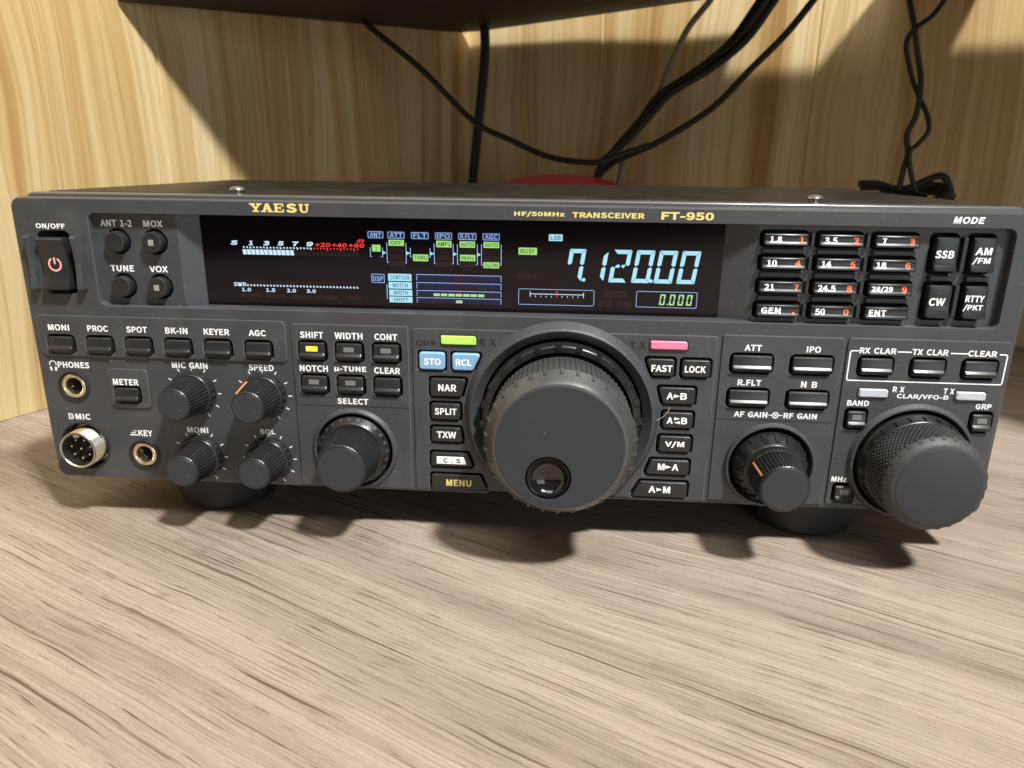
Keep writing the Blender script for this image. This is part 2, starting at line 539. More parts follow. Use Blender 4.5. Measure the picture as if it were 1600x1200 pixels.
# letter outlines (1/1000 em): advance, then one closed loop of x,y pairs per contour
GLYPHS = {'+':(398,[[173,83,225,83,225,240,372,240,372,289,225,289,225,446,173,446,173,289,27,289,27,240,173,240]]),
'-':(249,[[33,176,217,176,217,226,33,226]]),
'.':(200,[[100,-9,124,-3,141,14,147,40,141,67,124,84,100,90,76,84,59,67,52,40,59,14,76,-3]]),
'/':(281,[[8,-128,56,-128,271,570,223,570]]),
'0':(398,[[200,-9,267,8,319,59,352,144,363,265,352,384,319,469,267,519,200,535,132,519,80,469,47,384,36,265,47,144,80,59,132,8],[200,44,159,57,127,96,106,165,99,265,106,364,127,432,159,471,200,484,240,471,272,432,293,364,300,265,293,165,272,96,240,57]]),
'1':(398,[[63,0,352,0,352,55,246,55,246,526,196,526,165,511,129,499,87,489,87,447,181,447,181,55,63,55]]),
'2':(398,[[32,0,362,0,362,57,217,57,189,56,159,54,131,52,215,138,280,221,322,302,337,381,327,445,296,493,247,524,184,535,137,530,97,515,61,490,29,459,67,421,99,453,135,474,176,482,230,469,262,432,273,378,258,307,214,229,139,140,32,39]]),
'3':(398,[[189,-9,255,1,309,30,345,78,358,141,349,190,326,229,290,257,247,274,247,278,285,297,315,324,334,360,340,404,329,460,297,501,248,527,187,535,144,531,106,518,71,498,40,473,75,431,108,458,144,476,184,482,232,472,263,443,273,399,266,359,242,328,197,306,128,299,128,248,205,241,255,220,283,186,291,143,278,91,240,57,184,45,131,54,89,76,55,106,21,63,50,36,87,13,133,-3]]),
'4':(398,[[244,0,306,0,306,145,376,145,376,197,306,197,306,526,233,526,14,188,14,145,244,145],[244,197,83,197,202,377,217,403,231,429,245,454,248,454,246,424,245,389,244,359]]),
'5':(398,[[188,-9,252,3,307,38,346,94,360,171,348,246,314,298,263,329,202,339,172,336,147,329,123,318,136,470,334,470,334,526,79,526,62,281,97,258,125,275,153,286,184,289,229,281,264,258,286,220,294,169,285,118,261,79,225,54,182,45,128,54,85,75,52,103,19,60,49,35,86,12,132,-3]]),
'6':(398,[[216,-9,274,3,322,38,355,92,368,162,357,234,328,285,282,316,221,327,179,319,138,297,102,263,114,366,143,434,186,470,238,482,269,477,297,463,321,441,358,482,325,510,284,529,235,535,161,520,99,471,56,383,40,251,54,137,90,56,146,7],[103,211,139,250,176,271,210,278,263,263,295,223,305,162,293,99,261,57,216,42,172,53,138,86,115,139]]),
'7':(398,[[142,0,210,0,221,141,244,261,290,373,365,487,365,526,35,526,35,470,291,470,225,364,181,256,155,137]]),
'8':(398,[[201,-9,268,1,320,30,353,73,365,126,358,175,338,213,310,242,277,265,277,268,309,300,335,343,347,396,337,451,308,495,263,524,202,534,145,524,100,497,69,455,58,401,68,350,94,310,129,279,129,276,94,253,63,220,41,179,33,131,46,75,80,30,134,1],[237,286,192,305,154,329,128,360,118,401,129,445,158,475,202,485,250,473,280,439,291,392,285,354,266,319],[202,39,145,52,106,86,91,136,101,184,126,224,164,256,217,233,261,207,292,174,303,128,290,82,255,51]]),
'9':(398,[[169,-9,240,7,301,58,344,150,360,286,346,395,309,473,253,520,182,535,124,523,76,489,44,435,32,365,42,293,71,241,117,210,177,200,220,207,262,230,298,263,285,161,256,93,215,56,167,45,133,50,103,64,78,85,42,45,75,17,117,-2],[297,319,261,278,224,255,187,248,135,263,104,303,93,365,105,428,137,470,183,485,228,474,262,442,286,390]]),
'A':(436,[[3,0,70,0,121,161,313,161,363,0,434,0,255,526,181,526],[137,213,163,294,177,339,190,382,203,427,215,472,218,472,231,427,244,383,257,339,271,294,296,213]]),
'B':(472,[[72,0,240,0,321,10,384,38,425,87,439,154,431,203,409,239,375,265,332,280,332,284,374,308,400,348,409,398,396,457,359,497,301,519,228,526,72,526],[139,303,139,474,220,474,274,469,313,455,336,428,344,389,337,353,314,326,275,309,217,303],[139,53,139,251,230,251,292,246,337,228,365,199,374,156,364,110,336,78,291,59,230,53]]),
'C':(458,[[271,-9,319,-4,361,10,399,34,432,66,396,108,360,76,320,56,273,49,206,64,154,107,121,175,110,265,122,353,156,420,208,463,276,477,317,471,353,454,383,428,419,471,393,495,360,516,320,530,275,535,182,517,108,463,59,377,42,263,59,148,107,63,179,9]]),
'D':(494,[[72,0,207,0,312,18,389,70,436,153,451,265,436,377,388,458,311,509,204,526,72,526],[139,55,139,472,198,472,279,459,337,419,372,354,383,265,372,176,337,110,279,69,198,55]]),
'E':(423,[[72,0,383,0,383,57,139,57,139,248,338,248,338,305,139,305,139,470,375,470,375,526,72,526]]),
'F':(396,[[72,0,139,0,139,236,340,236,340,292,139,292,139,470,375,470,375,526,72,526]]),
'G':(495,[[279,-9,329,-5,374,8,412,27,441,52,441,273,268,273,268,217,380,217,380,80,355,63,322,53,286,49,211,64,155,107,121,175,110,265,122,353,158,420,213,463,285,477,332,471,369,453,398,428,434,471,408,494,375,515,333,530,283,535,186,517,110,463,60,377,42,263,59,148,108,63,184,9]]),
'H':(523,[[72,0,139,0,139,248,384,248,384,0,451,0,451,526,384,526,384,306,139,306,139,526,72,526]]),
'I':(210,[[72,0,139,0,139,526,72,526]]),
'J':(384,[[170,-9,236,3,281,38,307,90,315,154,315,526,248,526,248,161,239,96,211,60,164,49,128,55,98,74,72,108,25,74,51,38,84,12,124,-4]]),
'K':(464,[[72,0,139,0,139,167,229,274,387,0,461,0,271,327,436,526,360,526,140,262,139,262,139,526,72,526]]),
'L':(390,[[72,0,369,0,369,57,139,57,139,526,72,526]]),
'M':(583,[[72,0,132,0,132,291,131,328,129,369,127,409,123,446,126,446,169,327,268,53,313,53,412,327,454,446,457,446,454,409,452,369,449,328,449,291,449,0,510,0,510,526,431,526,330,245,318,208,306,172,294,135,291,135,278,172,266,208,253,245,152,526,72,526]]),
'N':(519,[[72,0,135,0,135,276,134,318,132,359,129,400,127,441,130,441,187,332,378,0,446,0,446,526,383,526,383,253,384,211,386,169,389,127,393,86,389,86,332,195,140,526,72,526]]),
'O':(533,[[266,-9,357,10,428,65,474,151,491,265,474,378,428,463,357,517,266,535,175,517,104,463,58,378,42,265,58,151,104,65,175,10],[266,49,202,64,153,108,121,176,110,265,121,353,153,420,202,463,266,477,331,463,380,420,412,353,423,265,412,176,380,108,331,64]]),
'P':(454,[[72,0,139,0,139,210,225,210,304,219,366,249,405,300,419,372,405,444,365,492,303,518,223,526,72,526],[139,263,139,472,214,472,275,467,318,451,344,420,353,372,345,323,320,289,277,270,217,263]]),
'Q':(533,[[266,46,202,61,153,105,121,174,110,265,121,353,153,420,202,463,266,477,331,463,380,420,412,353,423,265,412,174,380,105,331,61],[427,-132,457,-131,483,-126,502,-120,490,-69,474,-73,456,-76,434,-77,381,-69,336,-45,305,-6,381,23,440,80,478,161,491,265,474,378,428,463,357,517,266,535,175,517,104,463,58,378,42,265,56,159,95,77,155,20,234,-7,263,-57,305,-97,360,-123]]),
'R':(456,[[139,276,139,472,227,472,282,467,322,451,346,423,355,379,346,334,322,302,282,283,227,276],[361,0,436,0,302,230,351,249,388,280,412,323,421,379,407,448,369,493,311,518,237,526,72,526,72,0,139,0,139,223,233,223]]),
'S':(428,[[218,-9,292,2,349,34,384,82,397,140,389,191,366,230,331,258,289,281,214,313,173,332,140,359,126,401,139,442,173,468,225,477,270,471,310,455,345,429,379,471,348,497,312,517,270,531,225,535,158,525,106,496,71,452,59,396,69,346,94,308,129,280,166,261,241,228,286,206,318,178,329,134,316,89,279,60,219,49,179,53,140,67,105,87,74,114,34,68,72,36,115,12,164,-4]]),
'T':(430,[[182,0,248,0,248,470,408,470,408,526,22,526,22,470,182,470]]),
'U':(518,[[259,-9,334,2,394,40,433,110,448,217,448,526,384,526,384,215,374,136,348,85,308,57,259,49,211,57,172,85,146,136,136,215,136,526,70,526,70,217,85,110,124,40,184,2]]),
'V':(413,[[169,0,245,0,413,526,345,526,261,241,248,197,236,154,224,112,210,67,207,67,193,112,181,154,169,197,156,241,70,526,1,526]]),
'W':(630,[[130,0,209,0,287,317,296,358,305,397,314,437,317,437,325,397,333,358,342,317,422,0,502,0,611,526,548,526,491,240,484,197,477,155,469,112,462,69,458,69,448,112,439,155,430,198,421,240,347,526,286,526,214,240,204,197,195,155,185,112,177,69,174,69,166,112,158,155,150,197,142,240,87,526,19,526]]),
'X':(411,[[12,0,83,0,158,142,172,169,186,197,200,228,203,228,219,197,234,169,248,142,327,0,400,0,245,268,389,526,319,526,249,392,237,368,225,343,212,314,209,314,193,343,180,368,167,392,95,526,22,526,166,272]]),
'Y':(381,[[157,0,223,0,223,204,382,526,313,526,245,378,229,339,211,301,192,262,189,262,172,301,155,339,138,378,70,526,-1,526,157,204]]),
'Z':(433,[[36,0,399,0,399,57,118,57,396,487,396,526,61,526,61,470,314,470,36,40]]),
'd':(445,[[199,-9,244,-2,284,18,317,46,319,46,325,0,379,0,379,571,313,571,313,421,317,355,283,379,248,394,207,400,143,385,89,345,52,280,38,195,49,108,82,44,133,4],[213,46,168,56,134,85,113,132,106,195,114,256,138,303,174,334,218,345,250,340,281,327,313,304,313,99,281,69,248,52]]),
'k':(396,[[66,0,131,0,131,103,204,188,318,0,389,0,242,233,372,390,299,390,134,184,131,184,131,571,66,571]]),
'z':(341,[[25,0,320,0,320,53,108,53,314,355,314,390,47,390,47,337,230,337,25,35]]),
'µ':(451,[[66,-144,132,-144,129,-101,128,-63,127,-21,126,29,147,6,172,-5,202,-8,243,0,280,25,311,66,312,66,323,23,346,-1,383,-9,402,-8,417,-5,429,0,421,50,411,47,404,46,396,45,382,48,372,58,368,76,369,150,370,229,371,309,373,390,306,390,306,123,272,75,238,53,203,47,162,59,139,94,132,151,132,390,66,390]]),
'·':(718,[[359,349,320,339,293,311,283,273,293,234,320,207,359,197,397,207,425,234,435,273,425,311,397,339]]),
}
_glyph = {}
def glyph(s, bold, shear):
    k = (s, bold, shear)
    if k not in _glyph:
        vs, fs, x = [], [], 0.0
        for ch in s:
            if ch == ' ':
                x += .26 + bold
                continue
            adv, loops = GLYPHS[ch]
            if ch in 'MN' and bold > .005:
                z0, z1, st = -bold, .526 + bold, .066 + 2 * bold
                a0 = .072 - bold; a1 = adv / 1000 - .072 + bold
                am = (a0 + a1) / 2
                if ch == 'N':
                    q = [(a0, z0), (a0 + st, z0), (a0 + st, .33), (a1 - st, z0), (a1, z0), (a1, z1), (a1 - st, z1), (a1 - st, .20), (a0 + st, z1), (a0, z1)]
                else:
                    q = [(a0, z0), (a0 + st, z0), (a0 + st, .34), (am - .04, z0), (am + .04, z0), (a1 - st, .34), (a1 - st, z0), (a1, z0), (a1, z1), (a1 - st * 1.25, z1), (am, .21), (a0 + st * 1.25, z1), (a0, z1)]
                o0 = len(vs)
                vs += [(x + a + b_ * shear, b_) for a, b_ in q]
                fs += [tuple(o0 + i for i in f) for f in tessellate_polygon([[Vector((a, b_, 0)) for a, b_ in q]])]
                x += adv / 1000 + bold * 1.25
                continue
            L2 = []
            for l in loops:
                p = [(l[i] / 1000, l[i + 1] / 1000) for i in range(0, len(l), 2)]
                L2.append((p, area2(p)))
            big = max(L2, key=lambda q: abs(q[1]))
            sg = 1 if big[1] > 0 else -1
            outs = [[p] for p, a in L2 if a * sg > 0]
            for p, a in L2:
                if a * sg > 0:
                    continue
                for o in outs:
                    xs = [q[0] for q in o[0]]; zs = [q[1] for q in o[0]]
                    if min(xs) <= p[0][0] <= max(xs) and min(zs) <= p[0][1] <= max(zs):
                        o.append(p)
                        break
            for o in outs:
                ll = [inset(ccw(o[0]), -bold)] + [inset(ccw(h), bold * .8) for h in o[1:]]
                t = tessellate_polygon([[Vector((a, b_, 0)) for a, b_ in l] for l in ll])
                o0 = len(vs)
                vs += [(x + a + b_ * shear, b_) for l in ll for a, b_ in l]
                fs += [tuple(o0 + i for i in f) for f in t]
            x += adv / 1000 + bold * 1.25
        _glyph[k] = (vs, fs)
    return _glyph[k]

def text(mb, s, xc, zc, w, h, y, mat='ink', bold=0.027, shear=0.0):
    vs, fs = glyph(s, bold, shear)
    x0 = min(v[0] for v in vs); x1 = max(v[0] for v in vs)
    z0 = min(v[1] for v in vs); z1 = max(v[1] for v in vs)
    kx, kz = w / (x1 - x0), h / max(z1 - z0, 1e-6)
    out = [(xc - w / 2 + (a - x0) * kx, y, zc - h / 2 + (b_ - z0) * kz) for a, b_ in vs]
    ff = []
    for f in fs:
        a, b_, c = (out[i] for i in f[:3])
        ar = (b_[0] - a[0]) * (c[2] - a[2]) - (c[0] - a[0]) * (b_[2] - a[2])
        ff.append(f if ar > 0 else f[::-1])
    mb.add(out, ff, mat)

def tube(mb, pts, r, mat=None, n=10, sub=6):
    P = [Vector(p) for p in pts]
    Q = []
    for i in range(len(P) - 1):
        a = P[max(i - 1, 0)]; b_ = P[i]; c = P[i + 1]; d = P[min(i + 2, len(P) - 1)]
        for k in range(sub):
            t = k / sub
            Q.append(0.5 * ((2 * b_) + (c - a) * t + (2 * a - 5 * b_ + 4 * c - d) * t * t + (3 * b_ - a - 3 * c + d) * t ** 3))
    Q.append(P[-1])
    vs, fs = [], []
    up = Vector((0.3, 0.8, 0.52)).normalized()
    for i, q in enumerate(Q):
        t = (Q[min(i + 1, len(Q) - 1)] - Q[max(i - 1, 0)]).normalized()
        u = (up - t * up.dot(t)).normalized()
        w = t.cross(u)
        up = u
        for k in range(n):
            a = 2 * pi * k / n
            vs.append(q + u * (r * cos(a)) + w * (r * sin(a)))
    for i in range(len(Q) - 1):
        for k in range(n):
            j = (k + 1) % n
            fs.append((i * n + k, i * n + j, (i + 1) * n + j, (i + 1) * n + k))
    fs.append(tuple(reversed(range(n)))); fs.append(tuple(range(len(vs) - n, len(vs))))
    mb.add(vs, fs, mat)

def tag(o, label, cat, group=None):
    o['label'] = label
    o['category'] = cat
    if group:
        o['group'] = group
    return o

# ------------------------------------------------------------------ the place: desk, two walls, shelf
def local_mesh(name, vs, fs, matname, loc, rotz):
    me = bpy.data.meshes.new(name)
    me.from_pydata([tuple(c * MM for c in v) for v in vs], [], fs)
    me.materials.append(M[matname])
    o = bpy.data.objects.new(name, me)
    COL.objects.link(o)
    o.location = Vector(loc) * MM
    o.rotation_euler = (0, 0, rotz)
    return o

def boxmesh(x0, x1, y0, y1, z0, z1):
    m_ = MB(); box(m_, x0, x1, y0, y1, z0, z1)
    return m_.v, m_.f

A_L = radians(66.22)                  # left wall runs this way in plan, the right wall is square to it
CORNER = (-84.8, 574.5)
uL = Vector((cos(A_L), sin(A_L)));  uR = Vector((sin(A_L), -cos(A_L)))

desk = local_mesh('desk_top', *boxmesh(-1300, 1300, -900, 1100, -30, 0), 'desk', (0, 0, 0), radians(-27.5))
desk['kind'] = 'structure'
desk['label'] = 'grey brown wood grain laminate desk top under the radio'

def wall(name, a, b, zt, groove, label):
    """wall board from a to b (plan, mm), its face looking into the corner; shallow seams at the given distances from a"""
    a, b = Vector(a), Vector(b)
    d = (b - a); ln = d.length
    rot = math.atan2(d.y, d.x)
    us = [0.0]
    for g in sorted(groove):
        us += [g - 1.6, g - .7, g + .7, g + 1.6]
    us.append(ln)
    ys = [0.0]
    for g in sorted(groove):
        ys += [0.0, 1.0, 1.0, 0.0]
    ys.append(0.0)
    vs, fs = [], []
    for u, y in zip(us, ys):
        vs += [(u, y, 0.3), (u, y, zt)]
    for i in range(len(us) - 1):
        fs.append((2 * i, 2 * i + 2, 2 * i + 3, 2 * i + 1))
    n = len(vs)
    vs += [(0, 18, 0.3), (0, 18, zt), (ln, 18, 0.3), (ln, 18, zt)]
    fs += [(n, n + 1, n + 3, n + 2)]
    o = local_mesh(name, vs, fs, 'wall', (a.x, a.y, 0), rot)
    tag(o, label, 'wall', 'wood walls around the desk corner')
    return o

aL = Vector(CORNER) - uL * 900
bR = Vector(CORNER) + uR * 900
dA = lambda x, y: (Vector((x, y)) - aL).length
wall('wood_wall', (aL.x, aL.y), CORNER, 700, [dA(-239.8, 223), dA(-193.8, 326.8)],
     'pale wood grain wall left of the radio, brightly lit up to a slanting shadow edge')
wall('wood_wall', CORNER, (bR.x, bR.y), 700, [150, 345],
     'brown wood grain wall behind the radio on the right, in shade with lit patches along its top')

# black corner shelf: a slightly tilted board with small gaps to the walls
def shelf_z(x, y):
    return DECK + 214.0 + 0.0785 * (x + 249) + 0.0674 * (y - 201)
def gap_pt(base, u, s, n, g):
    p = Vector(base) + u * s + n * g
    return (p.x, p.y)
nLin = Vector((sin(A_L), -cos(A_L)))       # into the corner space from the left wall
nRin = Vector((-cos(A_L), -sin(A_L)))
front_l = (-247.5, 201.5)
back = gap_pt(CORNER, uR, 3, nRin, 7)
pts = [front_l, (-203.0, 301.0), (-155.5, 409.5), (-106.0, 519.0), (-90.0, 549.0), gap_pt(CORNER, uR, 22, nRin, 15), gap_pt(CORNER, uR, 150, nRin, 19), gap_pt(CORNER, uR, 245, nRin, 25), gap_pt(CORNER, uR, 300, nRin, 25),
       gap_pt(CORNER, uR, 316, nRin, 44), gap_pt(CORNER, uR, 392, nRin, 46), gap_pt(CORNER, uR, 402, nRin, 8), gap_pt(CORNER, uR, 466, nRin, 6), gap_pt(CORNER, uR, 480, nRin, 42),
       gap_pt(CORNER, uR, 760, nRin, 48), (720.0, -350.0), (591.0, -350.0), (285.0, 112.0), (240.0, 206.0)]  # unseen rear notches and right wing, shaped for wall patches and desk shadow
pts = ccw(pts)
vs = [(x, y, shelf_z(x, y)) for x, y in pts] + [(x, y, shelf_z(x, y) + 12) for x, y in pts]
n = len(pts)
fs = [tuple(reversed(range(n))), tuple(range(n, 2 * n))] + [(i, (i + 1) % n, n + (i + 1) % n, n + i) for i in range(n)]
shelf = local_mesh('corner_shelf', vs, fs, 'shelf', (0, 0, 0), 0)
tag(shelf, 'black corner shelf above the radio, seen from below', 'shelf')

# ------------------------------------------------------------------ things behind the radio
def cable(name, pts, r, label, m='cable', group=None):
    mb = MB(m)
    tube(mb, [(x, y, z + DECK) for x, y, z in pts], r)
    o = mb.build(name)
    tag(o, label, 'cable', group or ('black cables behind the radio' if m == 'cable' else None))
    return o

cable('black_cable', [(-60, 498, 300), (-61, 500, 271), (-61, 500, 249), (-61, 500, 220), (-67, 500, 162), (-73, 500, 107), (-80, 502, 20), (-84, 505, -12)], 4.6,
      'straight thick black cable hanging down the corner between the two walls')
cable('black_cable', [(-160, 384, 262), (-150, 382, 239), (-142, 380, 229), (-99, 380, 196), (-57, 380, 157), (-25, 380, 142), (8, 380, 129), (45, 380, 125.5), (63, 384, 131), (90, 395, 140)], 2.4,
      'thin black cable sagging from the shelf corner down to the red lid')
for k, (dx, dy, r) in enumerate(((0, 0, 3.4), (7, -5, 3.2), (-4, 6, 2.4))):
    cable('black_cable', [(182 + dx, 392 + dy, 263), (174 + dx, 395 + dy, 250), (156 + dx, 403 + dy, 222), (131 + dx, 414 + dy, 201), (103 + dx * .8, 426 + dy, 183), (85 + dx * .5, 434 + dy, 160), (64 + dx * .3, 443, 136), (51, 449 + dy * .4, 117), (40 + dx, 455, 60), (36, 460 + dy, 0)], r,
          ['thickest black cable in the bundle slanting down from upper right to the red lid',
           'black cable on the front side of the slanting bundle ending at the red lid',
           'thinnest cable of the slanting black bundle, on its back side'][k])
cable('black_cable', [(217, 387, 262), (210, 390, 249), (193, 398, 225), (172, 407, 202), (144, 419, 171), (107, 435, 146), (87, 444, 136), (60, 456, 122), (40, 462, 90), (30, 465, 10)], 2.9,
      'single black cable curving down below the slanting bundle towards the red lid')
cable('beige_cable', [(146, 440, 273), (139, 443, 259), (123, 450, 238), (110, 456, 208), (103, 459, 186), (91, 464, 162), (80, 469, 139), (73, 472, 116), (66, 474, 40), (64, 476, -14)], 2.9,
      'beige cable hanging behind the slanting black bundle', 'beige')
cable('black_cable', [(262, 345, 253), (265, 344, 240), (270, 341, 222), (275, 340, 204), (279, 338, 188), (280, 337, 174), (279, 337, 160), (276, 338, 151), (276, 338, 144), (278, 337, 135), (277, 338, 123), (276, 338, 108)], 2.1,
      'straighter black cord of the twisted pair hanging at the right wall')
cable('black_cable', [(292, 328, 250), (285, 333, 239), (279, 335, 229), (271, 338, 222), (267, 341, 216), (267, 342, 208), (271, 342, 197), (276, 342, 185), (281, 340, 175), (286, 334, 162), (288, 332, 151), (283, 333, 142), (278, 334, 135), (281, 333, 120), (287, 333, 107)], 1.8,
      'looser black cord of the twisted pair, branching off to the upper right')
# tied coil of cord on the end of the twisted pair
mb = MB('cable')
for k in range(7):
    pts = []
    ph = random.uniform(-.3, .3); tl = random.uniform(-.2, .2)
    rx = random.uniform(19, 24); rz = random.uniform(4, 8)
    for j in range(13):
        a = 2 * pi * j / 12
        pts.append((287 + rx * cos(a + ph) + random.uniform(-1, 1), 332 + 9 * sin(a + ph) - 6 * cos(a), DECK + 104 + rz * sin(a + ph + .6) + tl * rx * cos(a)))
    tube(mb, pts, 2.3)
tube(mb, [(250, 351, DECK + 112), (262, 345, DECK + 112.5), (275, 340, DECK + 109), (290, 334, DECK + 108)], 2.4)
tube(mb, [(252, 351, DECK + 109), (266, 344, DECK + 109), (280, 338, DECK + 106), (295, 332, DECK + 104)], 2.4)
tube(mb, [(281, 336, DECK + 108), (292, 330, DECK + 116), (301, 326, DECK + 119), (306, 325, DECK + 112), (309, 324, DECK + 103)], 2.6)
tag(mb.build('cable_coil'), 'tied bundle of black cord at the end of the twisted pair behind the radio', 'cable')

n = 64
def turned(mb, prof, close):
    vs = [(r * cos(2 * pi * k / n), r * sin(2 * pi * k / n), z) for r, z in prof for k in range(n)]
    fs = [(i * n + k, i * n + (k + 1) % n, (i + 1) * n + (k + 1) % n, (i + 1) * n + k) for i in range(len(prof) - 1) for k in range(n)]
    if close:
        fs.append(tuple((len(prof) - 1) * n + k for k in range(n)))
    mb.add(vs, fs)
mb = MB('red')
turned(mb, [(50, -106), (52, -30), (58, -12), (60, -6), (60, -1.5), (57, -.2), (54, -.6), (52, -1.6), (10, -1.8)], True)
can = mb.build('round_canister')
can.location = (17 * MM, 398 * MM, (DECK + 101.5) * MM)
can.rotation_euler = (radians(13), 0, 0)
tag(can, 'round red canister tilted behind the radio, only the edge of its lid showing', 'canister')
mb = MB('cable')
turned(mb, [(60.1, -3.0), (61.5, -2.6), (62.2, -1.2), (61.6, .5), (60, 1.2), (58.4, .6), (57.8, -.2)], False)
rim = mb.build('lid_rim', can)
rim['label'] = 'black rim round the red lid'

# ------------------------------------------------------------------ the radio
RADIO = bpy.data.objects.new('radio_transceiver', None)
COL.objects.link(RADIO)
RADIO.location = (0, 0, DECK * MM)
tag(RADIO, 'black desktop radio transceiver with a lit display and many knobs and keys', 'radio')

W2, H = 182.5, 111.7
# case: rim behind the face, cover, two screws, feet
mb = MB('case')
prism(mb, rrect(-182.0, 182.0, -.2, 113.2, 3.0), 8.0, 13.2, .9, 'edge', 3)
prism(mb, rrect(-178.0, 178.0, 1.0, 112.4, 2.5), 13.0, 14.5, .1, 'case')
prism(mb, rrect(-178.2, 178.2, .6, 113.4, 1.6), 14.2, 176.5, .5, 'case', cap_back=True)
case = mb.build('case', RADIO)
for sx in (-104.6, 113.6):
    mb = MB('steel')
    vs, fs = [], []
    prof = [(1.5, 113.4), (1.5, 114.0), (2.8, 114.1), (3.0, 114.5), (2.75, 115.2), (1.9, 115.7), (1.1, 115.8), (.9, 115.1)]
    n = 28
    vs = [(sx + r * cos(2 * pi * k / n), 21 + r * sin(2 * pi * k / n), z) for r, z in prof for k in range(n)]
    fs = [(i * n + k, i * n + (k + 1) % n, (i + 1) * n + (k + 1) % n, (i + 1) * n + k) for i in range(len(prof) - 1) for k in range(n)]
    fs.append(tuple((len(prof) - 1) * n + k for k in range(n)))
    mb.add(vs, fs)
    mb.build('screw', case, origin=(sx, 21, 113.4))
for fx in (-124.5, 126.5):
    mb = MB('foot')
    prof = [(22, .6), (21.5, -12), (20.5, -16.5), (18.5, -18)]
    n = 48
    vs = [(fx + r * cos(2 * pi * k / n), 30 + r * sin(2 * pi * k / n), z) for r, z in prof for k in range(n)]
    fs = [(i * n + k, (i + 1) * n + k, (i + 1) * n + (k + 1) % n, i * n + (k + 1) % n) for i in range(len(prof) - 1) for k in range(n)]
    fs.append(tuple((len(prof) - 1) * n + k for k in reversed(range(n))))
    mb.add(vs, fs)
    mb.build('foot', RADIO, origin=(fx, 30, -18))
for fx in (-124.5, 126.5):
    mb = MB('foot')
    prof = [(12, .6), (12, -18)]
    n = 32
    vs = [(fx + r * cos(2 * pi * k / n), 155 + r * sin(2 * pi * k / n), z) for r, z in prof for k in range(n)]
    fs = [(k, n + k, n + (k + 1) % n, (k + 1) % n) for k in range(n)]
    fs.append(tuple(n + k for k in reversed(range(n))))
    mb.add(vs, fs)
    mb.build('foot', RADIO, origin=(fx, 155, -18))

# ---- layout tables (mm, panel coordinates)
ROW = [(-171.2, 'MONI', 8.5), (-155.5, 'PROC', 8.3), (-139.9, 'SPOT', 8.3), (-124.2, 'BK-IN', 8.8), (-108.4, 'KEYER', 10.1), (-92.5, 'AGC', 6.7)]
SEC2 = [(-71.5, 56.6, 'SHIFT', 8.9), (-57.3, 56.6, 'WIDTH', 10.7), (-43.1, 56.6, 'CONT', 8.7), (-71.5, 43.5, 'NOTCH', 11.0), (-57.3, 43.5, 'µ-TUNE', 12.4), (-43.1, 43.5, 'CLEAR', 10.0)]
SEC4 = [(91.8, 56.8, 'ATT', 6.1), (113.2, 56.8, 'IPO', 5.0), (91.8, 43.6, 'R.FLT', 8.5), (113.2, 43.6, 'N B', 5.8)]
SEC5 = [(135.6, 57.1, 'RX CLAR', 12.8), (153.7, 57.1, 'TX CLAR', 12.5), (171.6, 57.1, 'CLEAR', 9.9)]
SMALL = [(131.5, 36.9, 'BAND', 7.8), (175.6, 37.2, 'GRP', 5.5), (131.1, 6.9, 'MHz', 5.6)]
ROUND = [(-144.5, 95.9, 'ANT 1-2', 12.2, 2.5), (-130.2, 95.9, 'MOX', 7.5, 2.4), (-144.5, 79.1, 'TUNE', 9.2, 2.4), (-130.2, 79.1, 'VOX', 7.3, 2.4)]
